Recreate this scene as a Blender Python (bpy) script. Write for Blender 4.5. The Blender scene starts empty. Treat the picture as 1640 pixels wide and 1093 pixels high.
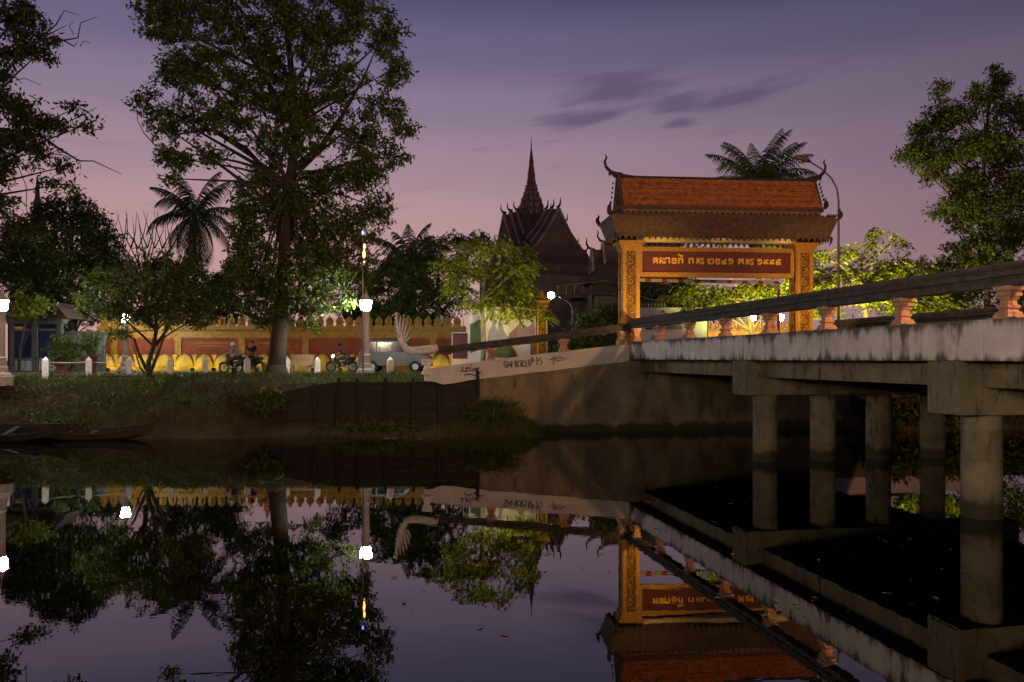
import bpy, math, random
import numpy as np
from mathutils import Vector, Matrix
random.seed(7); rng = np.random.default_rng(7)
R = math.radians
sc = bpy.context.scene
col = sc.collection

# ------------------------------------------------------------------ camera
F, CZ, HX, HY = 1275.0, 3.3, 820.0, 575.0        # focal length in photo pixels, eye height over the water, level point
cam = bpy.data.cameras.new('camera'); cam_ob = bpy.data.objects.new('camera', cam); col.objects.link(cam_ob)
cam.sensor_width = 36; cam.lens = 36 * F / 1640
cam_ob.location = (0, 0, CZ); cam_ob.rotation_euler = (R(90), 0, 0)
cam.shift_y = (HY - 546.5) / 1640
cam.clip_end = 3000; cam.clip_start = .1
sc.camera = cam_ob
sc.view_settings.view_transform = 'Standard'; sc.view_settings.look = 'None'
sc.view_settings.exposure = 0; sc.view_settings.gamma = 1
sc.cycles.use_denoising = True
sc.cycles.max_bounces = 4; sc.cycles.diffuse_bounces = 1; sc.cycles.glossy_bounces = 2
sc.cycles.use_adaptive_sampling = True; sc.cycles.adaptive_threshold = .03
sc.cycles.transmission_bounces = 4; sc.cycles.transparent_max_bounces = 8
sc.cycles.caustics_reflective = False; sc.cycles.caustics_refractive = False
sc.cycles.sample_clamp_indirect = 2.0

# ------------------------------------------------------------------ dusk sky
def srgb(r, g, b):
    f = lambda c: (c/255/12.92) if c/255 <= .04045 else ((c/255+.055)/1.055)**2.4
    return (f(r), f(g), f(b), 1)
world = bpy.data.worlds.new('World'); sc.world = world; world.use_nodes = True
nt = world.node_tree; N = nt.nodes; L = nt.links
bg = N['Background']
tc = N.new('ShaderNodeTexCoord'); sep = N.new('ShaderNodeSeparateXYZ'); L.new(tc.outputs['Generated'], sep.inputs[0])
def wmath(op, a, b=None, c=None, clamp=False):
    n = N.new('ShaderNodeMath'); n.operation = op; n.use_clamp = clamp
    for i, x in enumerate((a, b, c)):
        if x is None: continue
        if hasattr(x, 'links'): L.new(x, n.inputs[i])
        else: n.inputs[i].default_value = x
    return n.outputs[0]
def wramp(fac, stops):
    r = N.new('ShaderNodeValToRGB'); L.new(fac, r.inputs[0]); e = r.color_ramp.elements
    r.color_ramp.interpolation = 'EASE'
    while len(e) > 1: e.remove(e[-1])
    e[0].position, e[0].color = stops[0]
    for p, c in stops[1:]:
        k = e.new(p); k.color = c
    return r.outputs[0]
elev = wmath('MAXIMUM', sep.outputs['Z'], 0)
glow = wramp(elev, [(0, srgb(188, 146, 138)), (.10, srgb(182, 143, 139)), (.17, srgb(170, 136, 140)), (.24, srgb(150, 125, 139)), (.30, srgb(129, 112, 134)),
                    (.36, srgb(102, 93, 122)), (.42, srgb(77, 72, 103)), (1, srgb(42, 42, 66))])
away = wramp(elev, [(0, srgb(130, 99, 106)), (.10, srgb(126, 97, 108)), (.17, srgb(117, 94, 109)), (.24, srgb(107, 89, 107)), (.30, srgb(94, 82, 101)),
                    (.36, srgb(75, 69, 90)), (.42, srgb(57, 54, 76)), (1, srgb(34, 34, 52))])
azim = wmath('ARCTAN2', sep.outputs['X'], sep.outputs['Y'])
da = wmath('ABSOLUTE', wmath('ADD', azim, .30))                  # afterglow lies a little left of the spire
away_f = N.new('ShaderNodeMapRange'); away_f.interpolation_type = 'SMOOTHSTEP'
L.new(da, away_f.inputs[0]); away_f.inputs[1].default_value = .12; away_f.inputs[2].default_value = 1.05
mixs = N.new('ShaderNodeMix'); mixs.data_type = 'RGBA'
L.new(away_f.outputs[0], mixs.inputs[0]); L.new(glow, mixs.inputs[6]); L.new(away, mixs.inputs[7])
# thin dusk clouds above the gate: stretched noise inside soft ellipses (azimuth, elevation)
vang = wmath('ARCTAN2', sep.outputs['Z'], wmath('SQRT', wmath('ADD', wmath('MULTIPLY', sep.outputs['X'], sep.outputs['X']), wmath('MULTIPLY', sep.outputs['Y'], sep.outputs['Y']))))
def blob(a0, e0, ra, re, tilt):
    dx = wmath('SUBTRACT', azim, a0); dy = wmath('SUBTRACT', vang, e0)
    c, s = math.cos(tilt), math.sin(tilt)
    u = wmath('ADD', wmath('MULTIPLY', dx, c/ra), wmath('MULTIPLY', dy, s/ra))
    v = wmath('ADD', wmath('MULTIPLY', dx, -s/re), wmath('MULTIPLY', dy, c/re))
    d = wmath('SQRT', wmath('ADD', wmath('MULTIPLY', u, u), wmath('MULTIPLY', v, v)))
    return wmath('SUBTRACT', 1.0, d, clamp=True)
bl = [blob(.135, .322, .115, .036, .03), blob(.095, .294, .085, .020, .12), blob(.205, .304, .07, .02, .08), blob(.285, .309, .105, .019, .17), blob(.205, .282, .045, .011, .08)]
mask = bl[0]
for b in bl[1:]: mask = wmath('MAXIMUM', mask, b)
cmb = N.new('ShaderNodeCombineXYZ'); L.new(wmath('MULTIPLY', azim, 9), cmb.inputs[0])
L.new(wmath('MULTIPLY', wmath('SUBTRACT', vang, wmath('MULTIPLY', azim, .12)), 60), cmb.inputs[1])
nz = N.new('ShaderNodeTexNoise'); nz.inputs['Scale'].default_value = 1.0; nz.inputs['Detail'].default_value = 6; L.new(cmb.outputs[0], nz.inputs[0])
cl = N.new('ShaderNodeMapRange'); cl.interpolation_type = 'SMOOTHSTEP'
L.new(wmath('ADD', wmath('MULTIPLY', mask, .9), wmath('MULTIPLY', wmath('SUBTRACT', nz.outputs[0], .5), 1.5)), cl.inputs[0])
cl.inputs[1].default_value = .12; cl.inputs[2].default_value = .75
mixc = N.new('ShaderNodeMix'); mixc.data_type = 'RGBA'; mixc.clamp_factor = True
L.new(wmath('MULTIPLY', cl.outputs[0], .75), mixc.inputs[0]); L.new(mixs.outputs[2], mixc.inputs[6]); mixc.inputs[7].default_value = srgb(86, 71, 98)
sky = N.new('ShaderNodeTexSky'); sky.sky_type = 'NISHITA'; sky.sun_disc = False
sky.sun_elevation = R(-3); sky.sun_rotation = R(-10)
sadd = N.new('ShaderNodeMix'); sadd.data_type = 'RGBA'; sadd.blend_type = 'ADD'; sadd.inputs[0].default_value = .015
L.new(mixc.outputs[2], sadd.inputs[6]); L.new(sky.outputs[0], sadd.inputs[7])
L.new(sadd.outputs[2], bg.inputs['Color']); bg.inputs['Strength'].default_value = 1.16
# the sun has set: no sun lamp, only the afterglow of the sky and the lamps, three of them added as fill

# ------------------------------------------------------------------ helpers
def at(px, py, Y): return Vector(((px-HX)*Y/F, Y, CZ+(HY-py)*Y/F))
def gx(px, Y): return (px-HX)*Y/F
WM = {}
GZ = 2.54                                          # street level over the water
M = {}
def nodes_of(m): return m.node_tree.nodes, m.node_tree.links
def mat(name, c1, c2=None, rough=.75, scale=2.5, bump=.25, bscale=18, metal=0.0, spec=.35, mould=None, mould_amt=.5, stretch=(1, 1, 1), bdist=.02, mscale=1.0, mz=.75):
    m = bpy.data.materials.new(name); m.use_nodes = True; n, l = nodes_of(m); p = n['Principled BSDF']
    geo = n.new('ShaderNodeNewGeometry')
    mp = n.new('ShaderNodeMapping'); l.new(geo.outputs['Position'], mp.inputs[0]); mp.inputs['Scale'].default_value = stretch
    nz = n.new('ShaderNodeTexNoise'); nz.inputs['Scale'].default_value = scale; nz.inputs['Detail'].default_value = 6; nz.inputs['Roughness'].default_value = .65
    l.new(mp.outputs[0], nz.inputs[0])
    cr = n.new('ShaderNodeValToRGB'); l.new(nz.outputs[0], cr.inputs[0])
    c2 = c2 or tuple(x*.6 for x in c1[:3])
    cr.color_ramp.elements[0].position = .32; cr.color_ramp.elements[0].color = (*c2[:3], 1)
    cr.color_ramp.elements[1].position = .68; cr.color_ramp.elements[1].color = (*c1[:3], 1)
    out = cr.outputs[0]
    if mould:
        mp2 = n.new('ShaderNodeMapping'); l.new(geo.outputs['Position'], mp2.inputs[0]); mp2.inputs['Scale'].default_value = (3.2*mscale, 3.2*mscale, mz*mscale)
        n2 = n.new('ShaderNodeTexNoise'); n2.inputs['Scale'].default_value = 1.3; n2.inputs['Detail'].default_value = 8; n2.inputs['Roughness'].default_value = .72
        l.new(mp2.outputs[0], n2.inputs[0])
        mr = n.new('ShaderNodeMapRange'); mr.interpolation_type = 'SMOOTHSTEP'; l.new(n2.outputs[0], mr.inputs[0])
        mr.inputs[1].default_value = .68-.2*mould_amt; mr.inputs[2].default_value = .82-.2*mould_amt
        mx = n.new('ShaderNodeMix'); mx.data_type = 'RGBA'; l.new(mr.outputs[0], mx.inputs[0]); l.new(out, mx.inputs[6]); mx.inputs[7].default_value = (*mould[:3], 1)
        out = mx.outputs[2]
    l.new(out, p.inputs['Base Color'])
    p.inputs['Roughness'].default_value = rough; p.inputs['Metallic'].default_value = metal
    p.inputs['Specular IOR Level'].default_value = spec
    if bump:
        nb = n.new('ShaderNodeTexNoise'); nb.inputs['Scale'].default_value = bscale; nb.inputs['Detail'].default_value = 5
        l.new(mp.outputs[0], nb.inputs[0])
        bp = n.new('ShaderNodeBump'); bp.inputs['Strength'].default_value = bump; bp.inputs['Distance'].default_value = bdist
        l.new(nb.outputs[0], bp.inputs['Height']); l.new(bp.outputs[0], p.inputs['Normal'])
    M[name] = m; return m
def leafmat(name, a, b, rough=.5, trans=.35):
    m = bpy.data.materials.new(name); m.use_nodes = True; n, l = nodes_of(m); p = n['Principled BSDF']
    geo = n.new('ShaderNodeNewGeometry')
    cr = n.new('ShaderNodeValToRGB'); l.new(geo.outputs['Random Per Island'], cr.inputs[0])
    cr.color_ramp.elements[0].color = (*a, 1); cr.color_ramp.elements[1].color = (*b, 1)
    l.new(cr.outputs[0], p.inputs['Base Color']); p.inputs['Roughness'].default_value = rough; p.inputs['Specular IOR Level'].default_value = .25
    t = n.new('ShaderNodeBsdfTranslucent'); l.new(cr.outputs[0], t.inputs[0])
    mx = n.new('ShaderNodeMixShader'); mx.inputs[0].default_value = trans
    l.new(p.outputs[0], mx.inputs[1]); l.new(t.outputs[0], mx.inputs[2]); l.new(mx.outputs[0], n['Material Output'].inputs[0])
    M[name] = m; return m
def emis(name, c, s, sample=True):
    m = bpy.data.materials.new(name); m.use_nodes = True; n, l = nodes_of(m)
    e = n.new('ShaderNodeEmission'); e.inputs[0].default_value = (*c, 1); e.inputs[1].default_value = s
    l.new(e.outputs[0], n['Material Output'].inputs[0]); M[name] = m
    if not sample: m.cycles.emission_sampling = 'NONE'
    return m

class MB:
    def __init__(s): s.v = []; s.f = []
    def add(s, vs, fs):
        o = len(s.v); s.v += [tuple(v) for v in vs]; s.f += [tuple(i+o for i in f) for f in fs]; return s
    def box(s, lo, hi, rot=None, piv=None):
        x0, y0, z0 = lo; x1, y1, z1 = hi
        vs = [Vector(p) for p in ((x0,y0,z0),(x1,y0,z0),(x1,y1,z0),(x0,y1,z0),(x0,y0,z1),(x1,y0,z1),(x1,y1,z1),(x0,y1,z1))]
        if rot is not None:
            pv = Vector(piv) if piv is not None else (Vector(lo)+Vector(hi))/2
            vs = [rot @ (v-pv) + pv for v in vs]
        return s.add(vs, [(0,3,2,1),(4,5,6,7),(0,1,5,4),(1,2,6,5),(2,3,7,6),(3,0,4,7)])
    def cbox(s, c, d, rot=None):
        c = Vector(c); d = Vector(d)/2; return s.box(c-d, c+d, rot)
    def prism(s, poly, o, ux, uy, dv):
        o, ux, uy, dv = Vector(o), Vector(ux), Vector(uy), Vector(dv); n = len(poly)
        a = [o+ux*p[0]+uy*p[1] for p in poly]; b = [v+dv for v in a]
        return s.add(a+b, [tuple(range(n)), tuple(range(2*n-1, n-1, -1))] + [(i, i+n, (i+1) % n+n, (i+1) % n) for i in range(n)])
    def loft(s, rings, caps=True, closed=True):
        n = len(rings[0]); vs = [v for r in rings for v in r]; fs = []
        for k in range(len(rings)-1):
            for i in range(n if closed else n-1):
                j = (i+1) % n; fs.append((k*n+i, k*n+j, (k+1)*n+j, (k+1)*n+i))
        if caps: fs += [tuple(range(n-1, -1, -1)), tuple(range((len(rings)-1)*n, len(rings)*n))]
        return s.add(vs, fs)
    def tube(s, pts, rad, n=6, flat=1.0, caps=True):
        pts = [Vector(p) for p in pts]; rad = [rad]*len(pts) if isinstance(rad, (int, float)) else rad
        rings = []; up = None
        for i, p in enumerate(pts):
            d = (pts[min(i+1, len(pts)-1)]-pts[max(i-1, 0)])
            d = d.normalized() if d.length > 1e-9 else Vector((0, 0, 1))
            if up is None:
                a = Vector((0, 0, 1)) if abs(d.z) < .9 else Vector((0, 1, 0)); up = (a-d*a.dot(d)).normalized()
            else:
                up = (up-d*up.dot(d)); up = up.normalized() if up.length > 1e-6 else Vector((1, 0, 0))
            w = d.cross(up)
            rings.append([p+(up*math.cos(t)+w*flat*math.sin(t))*rad[i] for t in (2*math.pi*k/n for k in range(n))])
        return s.loft(rings, caps)
    def lathe(s, prof, c=(0, 0, 0), n=16, sq=False):
        c = Vector(c)
        if sq: n = 4
        k = math.sqrt(2) if sq else 1; ph = math.pi/4 if sq else 0
        rings = [[c+Vector((r*k*math.cos(ph+2*math.pi*i/n), r*k*math.sin(ph+2*math.pi*i/n), z)) for i in range(n)] for r, z in prof]
        return s.loft(rings)
    def mesh(s, name):
        me = bpy.data.meshes.new(name); me.from_pydata(s.v, [], s.f); return me
    def build(s, name, m, parent=None, smooth=False, world=False):
        if parent is not None and world:
            inv = WM[parent].inverted(); s.v = [tuple(inv @ Vector(v)) for v in s.v]
        me = s.mesh(name); return put(name, me, m, parent, smooth)
def put(name, me, m=None, parent=None, smooth=False, loc=None, rot=None, scale=None):
    if m is not None and not me.materials: me.materials.append(M[m] if isinstance(m, str) else m)
    if smooth: me.polygons.foreach_set('use_smooth', [True]*len(me.polygons))
    o = bpy.data.objects.new(name, me); col.objects.link(o)
    if parent is not None: o.parent = parent
    if loc is not None: o.location = loc
    if rot is not None: o.rotation_euler = rot
    if scale is not None: o.scale = scale
    WM[o] = (WM[parent] if parent is not None else Matrix()) @ Matrix.LocRotScale(o.location, o.rotation_euler, o.scale)
    return o
def tag(o, label=None, cat=None, group=None, kind=None):
    if label: o['label'] = label
    if cat: o['category'] = cat
    if group: o['group'] = group
    if kind: o['kind'] = kind
    return o
def thing(name, label, cat, loc=(0, 0, 0), rz=0, group=None):
    o = bpy.data.objects.new(name, None); col.objects.link(o); o.empty_display_size = .2
    o.location = loc; o.rotation_euler = (0, 0, rz); WM[o] = Matrix.Translation(Vector(loc)) @ Matrix.Rotation(rz, 4, 'Z')
    return tag(o, label, cat, group)
KIDS = {}
def copy_thing(root, loc, rz, label, scale=None):
    def rec(o, par):
        c = o.copy(); col.objects.link(c); c.parent = par
        for ch in [x for x in bpy.data.objects if x.parent == o]: rec(ch, c)
        return c
    r = rec(root, None); r.location = loc; r.rotation_euler = (0, 0, rz); r['label'] = label
    if scale: r.scale = (scale,)*3
    WM[r] = Matrix.Translation(Vector(loc)) @ Matrix.Rotation(rz, 4, 'Z')
    return r
def lamp(name, kind, loc, energy, color, parent=None, target=None, radius=.1, angle=90, blend=.6):
    d = bpy.data.lights.new(name, kind); d.energy = energy; d.color = color; d.shadow_soft_size = radius
    if kind == 'SPOT': d.spot_size = R(angle); d.spot_blend = blend
    o = bpy.data.objects.new(name, d); col.objects.link(o)
    q = (Vector(target)-Vector(loc)).to_track_quat('-Z', 'Y') if target is not None else Matrix().to_quaternion()
    mw = Matrix.LocRotScale(Vector(loc), q, None)
    if parent is not None:
        o.parent = parent; mw = WM[parent].inverted() @ mw
    o.matrix_local = mw
    return o
def hsh(x, y=0.0, k=0.0):
    v = math.sin(x*12.9898+y*78.233+k*37.719)*43758.5453; return v-math.floor(v)
def vnoise(x, y, k=0):
    xi, yi = math.floor(x), math.floor(y); fx, fy = x-xi, y-yi; fx = fx*fx*(3-2*fx); fy = fy*fy*(3-2*fy)
    a = hsh(xi, yi, k)*(1-fx)+hsh(xi+1, yi, k)*fx; b = hsh(xi, yi+1, k)*(1-fx)+hsh(xi+1, yi+1, k)*fx
    return a*(1-fy)+b*fy-.5
def lerp(a, b, t): return a+(b-a)*t
def clamp(x, a=0, b=1): return max(a, min(b, x))
def sstep(a, b, x): t = clamp((x-a)/(b-a)); return t*t*(3-2*t)

# ------------------------------------------------------------------ materials
mat('street', (.24, .20, .15), (.13, .105, .075), scale=.9, bump=.5, bscale=9, rough=.9)
mat('soil', (.10, .072, .038), (.035, .027, .016), scale=1.6, bump=.8, bscale=7, rough=.95, bdist=.06)
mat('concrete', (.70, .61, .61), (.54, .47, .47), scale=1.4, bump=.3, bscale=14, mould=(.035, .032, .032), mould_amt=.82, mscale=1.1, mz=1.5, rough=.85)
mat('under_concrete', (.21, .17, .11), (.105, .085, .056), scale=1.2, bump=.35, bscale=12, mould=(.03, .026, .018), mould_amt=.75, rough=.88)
mat('wall_concrete', (.23, .185, .115), (.085, .07, .045), scale=1.1, bump=.35, bscale=12, mould=(.02, .018, .014), mould_amt=.5, rough=.9, stretch=(1, 1, .45))
mat('white_band', (.55, .53, .48), (.42, .40, .36), scale=1.3, bump=.25, bscale=14, mould=(.05, .045, .035), mould_amt=.35, rough=.85)
mat('rail_concrete', (.10, .086, .078), (.028, .025, .022), scale=3.5, bump=.5, bscale=20, mould=(.012, .012, .011), mould_amt=.5, rough=.9, stretch=(1, 1, 2))
mat('baluster_paint', (.56, .31, .20), (.32, .17, .11), scale=6, bump=.4, mould=(.05, .042, .036), mould_amt=.7, rough=.85)
mat('naga_paint', (.78, .79, .75), (.50, .49, .45), scale=6, bump=.4, bscale=30, mould=(.07, .06, .05), mould_amt=.35, rough=.7)
mat('gold', (.52, .29, .04), (.17, .075, .010), scale=14, bump=.5, bscale=30, rough=.55, metal=.15, bdist=.015)
mat('gold_dark', (.17, .072, .012), (.065, .026, .005), scale=9, bump=.5, bscale=40, rough=.6)
mat('maroon', (.105, .014, .010), (.065, .010, .008), scale=6, bump=.15, rough=.55)
mat('tile', (.52, .20, .055), (.21, .07, .025), scale=4.5, bump=.3, bscale=30, rough=.85, mould=(.035, .022, .014), mould_amt=.6, mscale=1.3)
mat('roof_trim', (.115, .068, .048), (.050, .031, .023), scale=5, bump=.5, bscale=24, rough=.85, mould=(.02, .016, .013), mould_amt=.45)
mat('cream', (.72, .55, .32), (.60, .44, .25), scale=3, bump=.1, rough=.7)
mat('frieze_paint', (.24, .15, .10), (.13, .08, .055), scale=5, bump=.3, rough=.85)
mat('finial', (.04, .032, .03), (.022, .018, .018), scale=6, bump=.2, rough=.8)
mat('bark', (.075, .055, .038), (.032, .024, .018), scale=7, bump=.9, bscale=14, rough=.95, stretch=(1, 1, .25), bdist=.05)
mat('bark_pale', (.27, .22, .15), (.13, .10, .07), scale=6, bump=.6, bscale=14, rough=.9, stretch=(1, 1, .3))
mat('lamp_stone', (.62, .54, .49), (.46, .39, .35), scale=5, bump=.2, rough=.7, mould=(.2, .16, .13), mould_amt=.3)
mat('bollard_paint', (.74, .68, .62), (.52, .46, .41), scale=6, bump=.2, rough=.7, mould=(.16, .13, .10), mould_amt=.25)
mat('grey_metal', (.30, .30, .30), (.20, .20, .20), scale=8, bump=.1, rough=.45, metal=.6)
mat('pole_metal', (.16, .12, .10), (.09, .065, .055), scale=6, bump=.15, rough=.55, metal=.3)
mat('dark_metal', (.035, .035, .038), (.02, .02, .022), scale=8, bump=.1, rough=.4, metal=.3)
mat('wall_gold', (.42, .215, .020), (.20, .095, .010), scale=5, bump=.3, bscale=30, rough=.6)
mat('terracotta', (.25, .052, .015), (.14, .030, .010), scale=2.2, bump=.25, rough=.75)
mat('petal_paint', (.62, .43, .045), (.34, .22, .026), scale=3, bump=.2, rough=.6)
mat('plank', (.036, .028, .022), (.014, .0115, .010), scale=3, bump=.6, bscale=12, rough=.9, stretch=(.4, 1, 2.5), mould=(.012, .012, .009), mould_amt=.5)
mat('vihara_stone', (.22, .15, .115), (.12, .082, .064), scale=.7, bump=.5, bscale=3, rough=.85, bdist=.2)
mat('vihara_roof', (.165, .105, .082), (.095, .062, .05), scale=.8, bump=.4, bscale=5, rough=.8)
mat('vihara_trim', (.46, .35, .27), (.3, .22, .17), scale=1.5, bump=.3, rough=.7)
mat('spire_red', (.30, .10, .08), (.20, .07, .06), scale=1.0, bump=.3, rough=.7)
mat('blue_door', (.030, .045, .17), (.02, .028, .10), scale=4, bump=.2, rough=.5)
mat('grey_wall', (.12, .115, .105), (.075, .07, .066), scale=1.5, bump=.3, rough=.85)
mat('terracotta_pot', (.20, .07, .045), (.12, .04, .028), scale=6, bump=.2, rough=.8)
mat('banner_pale', (.62, .55, .52), (.52, .45, .43), scale=.8, bump=0, rough=.6)
mat('banner_blue', (.40, .52, .66), (.60, .62, .64), scale=.7, bump=0, rough=.6)
mat('ink_dark', (.075, .07, .085), (.05, .046, .06), scale=3, bump=0, rough=.8)
mat('ink_green', (.10, .14, .06), (.06, .085, .04), scale=4, bump=0, rough=.8)
mat('ink_grey', (.30, .28, .29), (.22, .2, .21), scale=4, bump=0, rough=.8)
mat('ink_mauve', (.28, .18, .22), (.2, .12, .16), scale=4, bump=0, rough=.8)
mat('graffiti_blue', (.05, .055, .12), (.035, .035, .08), scale=5, bump=0, rough=.8)
mat('bench_wood', (.42, .26, .15), (.28, .16, .09), scale=5, bump=.2, rough=.7, stretch=(.3, 1, 1))
mat('white_paint', (.70, .70, .70), (.60, .60, .60), scale=2, bump=0, rough=.3, spec=.5)
mat('dark_glass', (.015, .017, .02), (.01, .012, .014), bump=0, rough=.08, spec=.6)
mat('rubber', (.018, .018, .018), (.012, .012, .012), bump=.1, rough=.85)
mat('skin', (.36, .20, .13), (.30, .16, .10), scale=8, bump=0, rough=.6)
mat('cloth_navy', (.018, .02, .05), (.012, .013, .03), scale=8, bump=.2, rough=.9)
mat('cloth_grey', (.26, .25, .24), (.16, .155, .15), scale=8, bump=.2, rough=.9)
mat('cloth_dark', (.05, .05, .055), (.03, .03, .034), scale=8, bump=.2, rough=.9)
mat('hair', (.012, .010, .009), (.008, .007, .006), bump=.2, rough=.6)
mat('helmet', (.72, .66, .60), (.66, .60, .54), bump=0, rough=.25, spec=.5)
mat('red_stripe', (.40, .06, .045), (.30, .045, .035), scale=5, bump=.1, rough=.6)
mat('pink_white', (.60, .50, .47), (.5, .42, .39), scale=5, bump=.1, rough=.6)
mat('robe_orange', (.65, .22, .06), (.5, .15, .04), scale=8, bump=.2, rough=.8)
mat('boat_wood', (.045, .037, .027), (.02, .017, .013), scale=5, bump=.4, rough=.85, stretch=(.3, 1, 1))
mat('stupa_stone', (.13, .11, .10), (.07, .06, .055), scale=1.0, bump=.5, bscale=4, rough=.9, bdist=.1)
leafmat('leaf_dark', (.036, .050, .013), (.085, .110, .024))
leafmat('leaf_mid', (.055, .082, .015), (.135, .178, .030))
leafmat('leaf_lime', (.12, .148, .012), (.22, .24, .020))
leafmat('leaf_dry', (.075, .052, .022), (.14, .10, .045))
leafmat('leaf_deep', (.018, .026, .010), (.040, .052, .018))
leafmat('palm_leaf', (.030, .050, .016), (.070, .095, .030), trans=.25)
leafmat('grass', (.045, .075, .012), (.13, .150, .030))
leafmat('litter', (.10, .07, .03), (.22, .16, .08))

def stain_over(name, z_top, z_bot, mode):
    m = M[name]; n, l = nodes_of(m); p = n['Principled BSDF']; base = p.inputs['Base Color'].links[0].from_socket
    geo = n.new('ShaderNodeNewGeometry'); sx = n.new('ShaderNodeSeparateXYZ'); l.new(geo.outputs['Position'], sx.inputs[0])
    def mth(op, a, b=None, clamp_=False):
        q = n.new('ShaderNodeMath'); q.operation = op; q.use_clamp = clamp_
        for i, x in enumerate((a, b)):
            if x is None: continue
            if hasattr(x, 'links'): l.new(x, q.inputs[i])
            else: q.inputs[i].default_value = x
        return q.outputs[0]
    def noise(scale, sc3, det=7, rough=.7):
        mp = n.new('ShaderNodeMapping'); l.new(geo.outputs['Position'], mp.inputs[0]); mp.inputs['Scale'].default_value = sc3
        q = n.new('ShaderNodeTexNoise'); q.inputs['Scale'].default_value = scale; q.inputs['Detail'].default_value = det; q.inputs['Roughness'].default_value = rough; l.new(mp.outputs[0], q.inputs[0]); return q.outputs[0]
    z = sx.outputs['Z']
    if mode == 'drip':                                   # black mould runs down from the top edge and creeps up from the drip edge
        up = mth('DIVIDE', mth('SUBTRACT', z, z_bot), z_top-z_bot, True)
        edge = mth('ADD', mth('POWER', up, 5.0), mth('MULTIPLY', mth('POWER', mth('SUBTRACT', 1.0, up, True), 6.0), .75))
        run = noise(1.0, (2.6, 2.6, .35)); patch = noise(.35, (1, 1, 1), 4)
        v = mth('ADD', mth('ADD', mth('MULTIPLY', edge, .30), mth('MULTIPLY', mth('SUBTRACT', run, .5), 1.0)), mth('MULTIPLY', mth('SUBTRACT', patch, .5), .9))
        lo, hi, c = .02, .24, (.05, .045, .042)
    else:                                                # tide mark and algae above the waterline
        v = mth('ADD', mth('SUBTRACT', .42, z), mth('MULTIPLY', mth('SUBTRACT', noise(1.2, (1, 1, .6)), .5), .9)); lo, hi, c = -.05, .16, (.018, .017, .011)
    mr = n.new('ShaderNodeMapRange'); mr.interpolation_type = 'SMOOTHSTEP'; l.new(v, mr.inputs[0]); mr.inputs[1].default_value = lo; mr.inputs[2].default_value = hi
    mr.inputs[4].default_value = .9
    mx = n.new('ShaderNodeMix'); mx.data_type = 'RGBA'; l.new(mr.outputs[0], mx.inputs[0]); l.new(base, mx.inputs[6]); mx.inputs[7].default_value = (*c, 1)
    l.new(mx.outputs[2], p.inputs['Base Color'])
mat('kerb_concrete', (.66, .59, .57), (.44, .39, .38), scale=1.1, bump=.35, bscale=12, rough=.88)
stain_over('kerb_concrete', 4.06, 3.26, 'drip'); stain_over('under_concrete', 0, 0, 'tide'); stain_over('wall_concrete', 0, 0, 'tide')
# water: dark, silty and almost still
wm = bpy.data.materials.new('river_water'); wm.use_nodes = True; n, l = nodes_of(wm); p = n['Principled BSDF']
p.inputs['Base Color'].default_value = (.0009, .0007, .0005, 1); p.inputs['Roughness'].default_value = .0; p.inputs['IOR'].default_value = 2.3
geo = n.new('ShaderNodeNewGeometry'); mp = n.new('ShaderNodeMapping'); l.new(geo.outputs['Position'], mp.inputs[0]); mp.inputs['Scale'].default_value = (1.0, 2.4, 1)
w1 = n.new('ShaderNodeTexNoise'); w1.inputs['Scale'].default_value = 1.1; w1.inputs['Detail'].default_value = 3; l.new(mp.outputs[0], w1.inputs[0])
w2 = n.new('ShaderNodeTexNoise'); w2.inputs['Scale'].default_value = .22; w2.inputs['Detail'].default_value = 2; l.new(geo.outputs['Position'], w2.inputs[0])
wmul = n.new('ShaderNodeMath'); wmul.operation = 'MULTIPLY'; l.new(w1.outputs[0], wmul.inputs[0]); l.new(w2.outputs[0], wmul.inputs[1])
bp = n.new('ShaderNodeBump'); bp.inputs['Strength'].default_value = .028; bp.inputs['Distance'].default_value = .05
l.new(wmul.outputs[0], bp.inputs['Height']); l.new(bp.outputs[0], p.inputs['Normal'])
M['river_water'] = wm
mat('van_paint', (.05, .047, .046), (.035, .033, .032), scale=2, bump=0, rough=.35, spec=.5)

# ------------------------------------------------------------------ setting: water, ground, banks
tag(MB().add([(-260, -60, 0), (260, -60, 0), (260, 60, 0), (-260, 60, 0)], [(0, 1, 2, 3)]).build('river_water', 'river_water'), kind='structure')

BR = math.atan(.182)                                # heading of the bridge against the view
O = Vector((5.45, 36.0, 0))                         # far left corner of the bridge
rv = Vector((math.cos(BR), math.sin(BR), 0)); uv = Vector((math.sin(BR), -math.cos(BR), 0))
def bl2w(x, y, z): return O + rv*x - uv*y + Vector((0, 0, z))
def w2bl(X, Y):
    d = Vector((X, Y, 0))-O; return d.dot(rv), -d.dot(uv)
def ramp_h(s):                                      # street height along the abutment (s measured along it)
    return lerp(2.50, 3.92, clamp((s+9.0)/9.0))*(s <= 0) + 3.92*(0 < s <= 9.8) + lerp(3.92, 2.54, clamp((s-9.8)/9))*(s > 9.8)
def ground_h(X, Y):
    s, t = w2bl(X, Y); top = ramp_h(s)
    return lerp(top, GZ, sstep(0, 11, t)) if top > GZ else GZ
mb = MB(); xs = [-150, -100, -70, -50]+[-40+1.0*i for i in range(91)]+[60, 80, 110, 160]; ts = [0.28+.6*i for i in range(24)]+[16, 20, 26, 34, 50, 80, 140, 260, 700]
grid = []
for t in ts:
    for x in xs:
        w = bl2w(x, t, 0); h = ground_h(w.x, w.y)
        if x < -9.6: h = GZ-.02 if w.y > 36.5 else -1.0
        h += .03*vnoise(w.x*.7, w.y*.7) if t > 1 else 0
        grid.append((w.x, w.y, h))
nx = len(xs)
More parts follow.
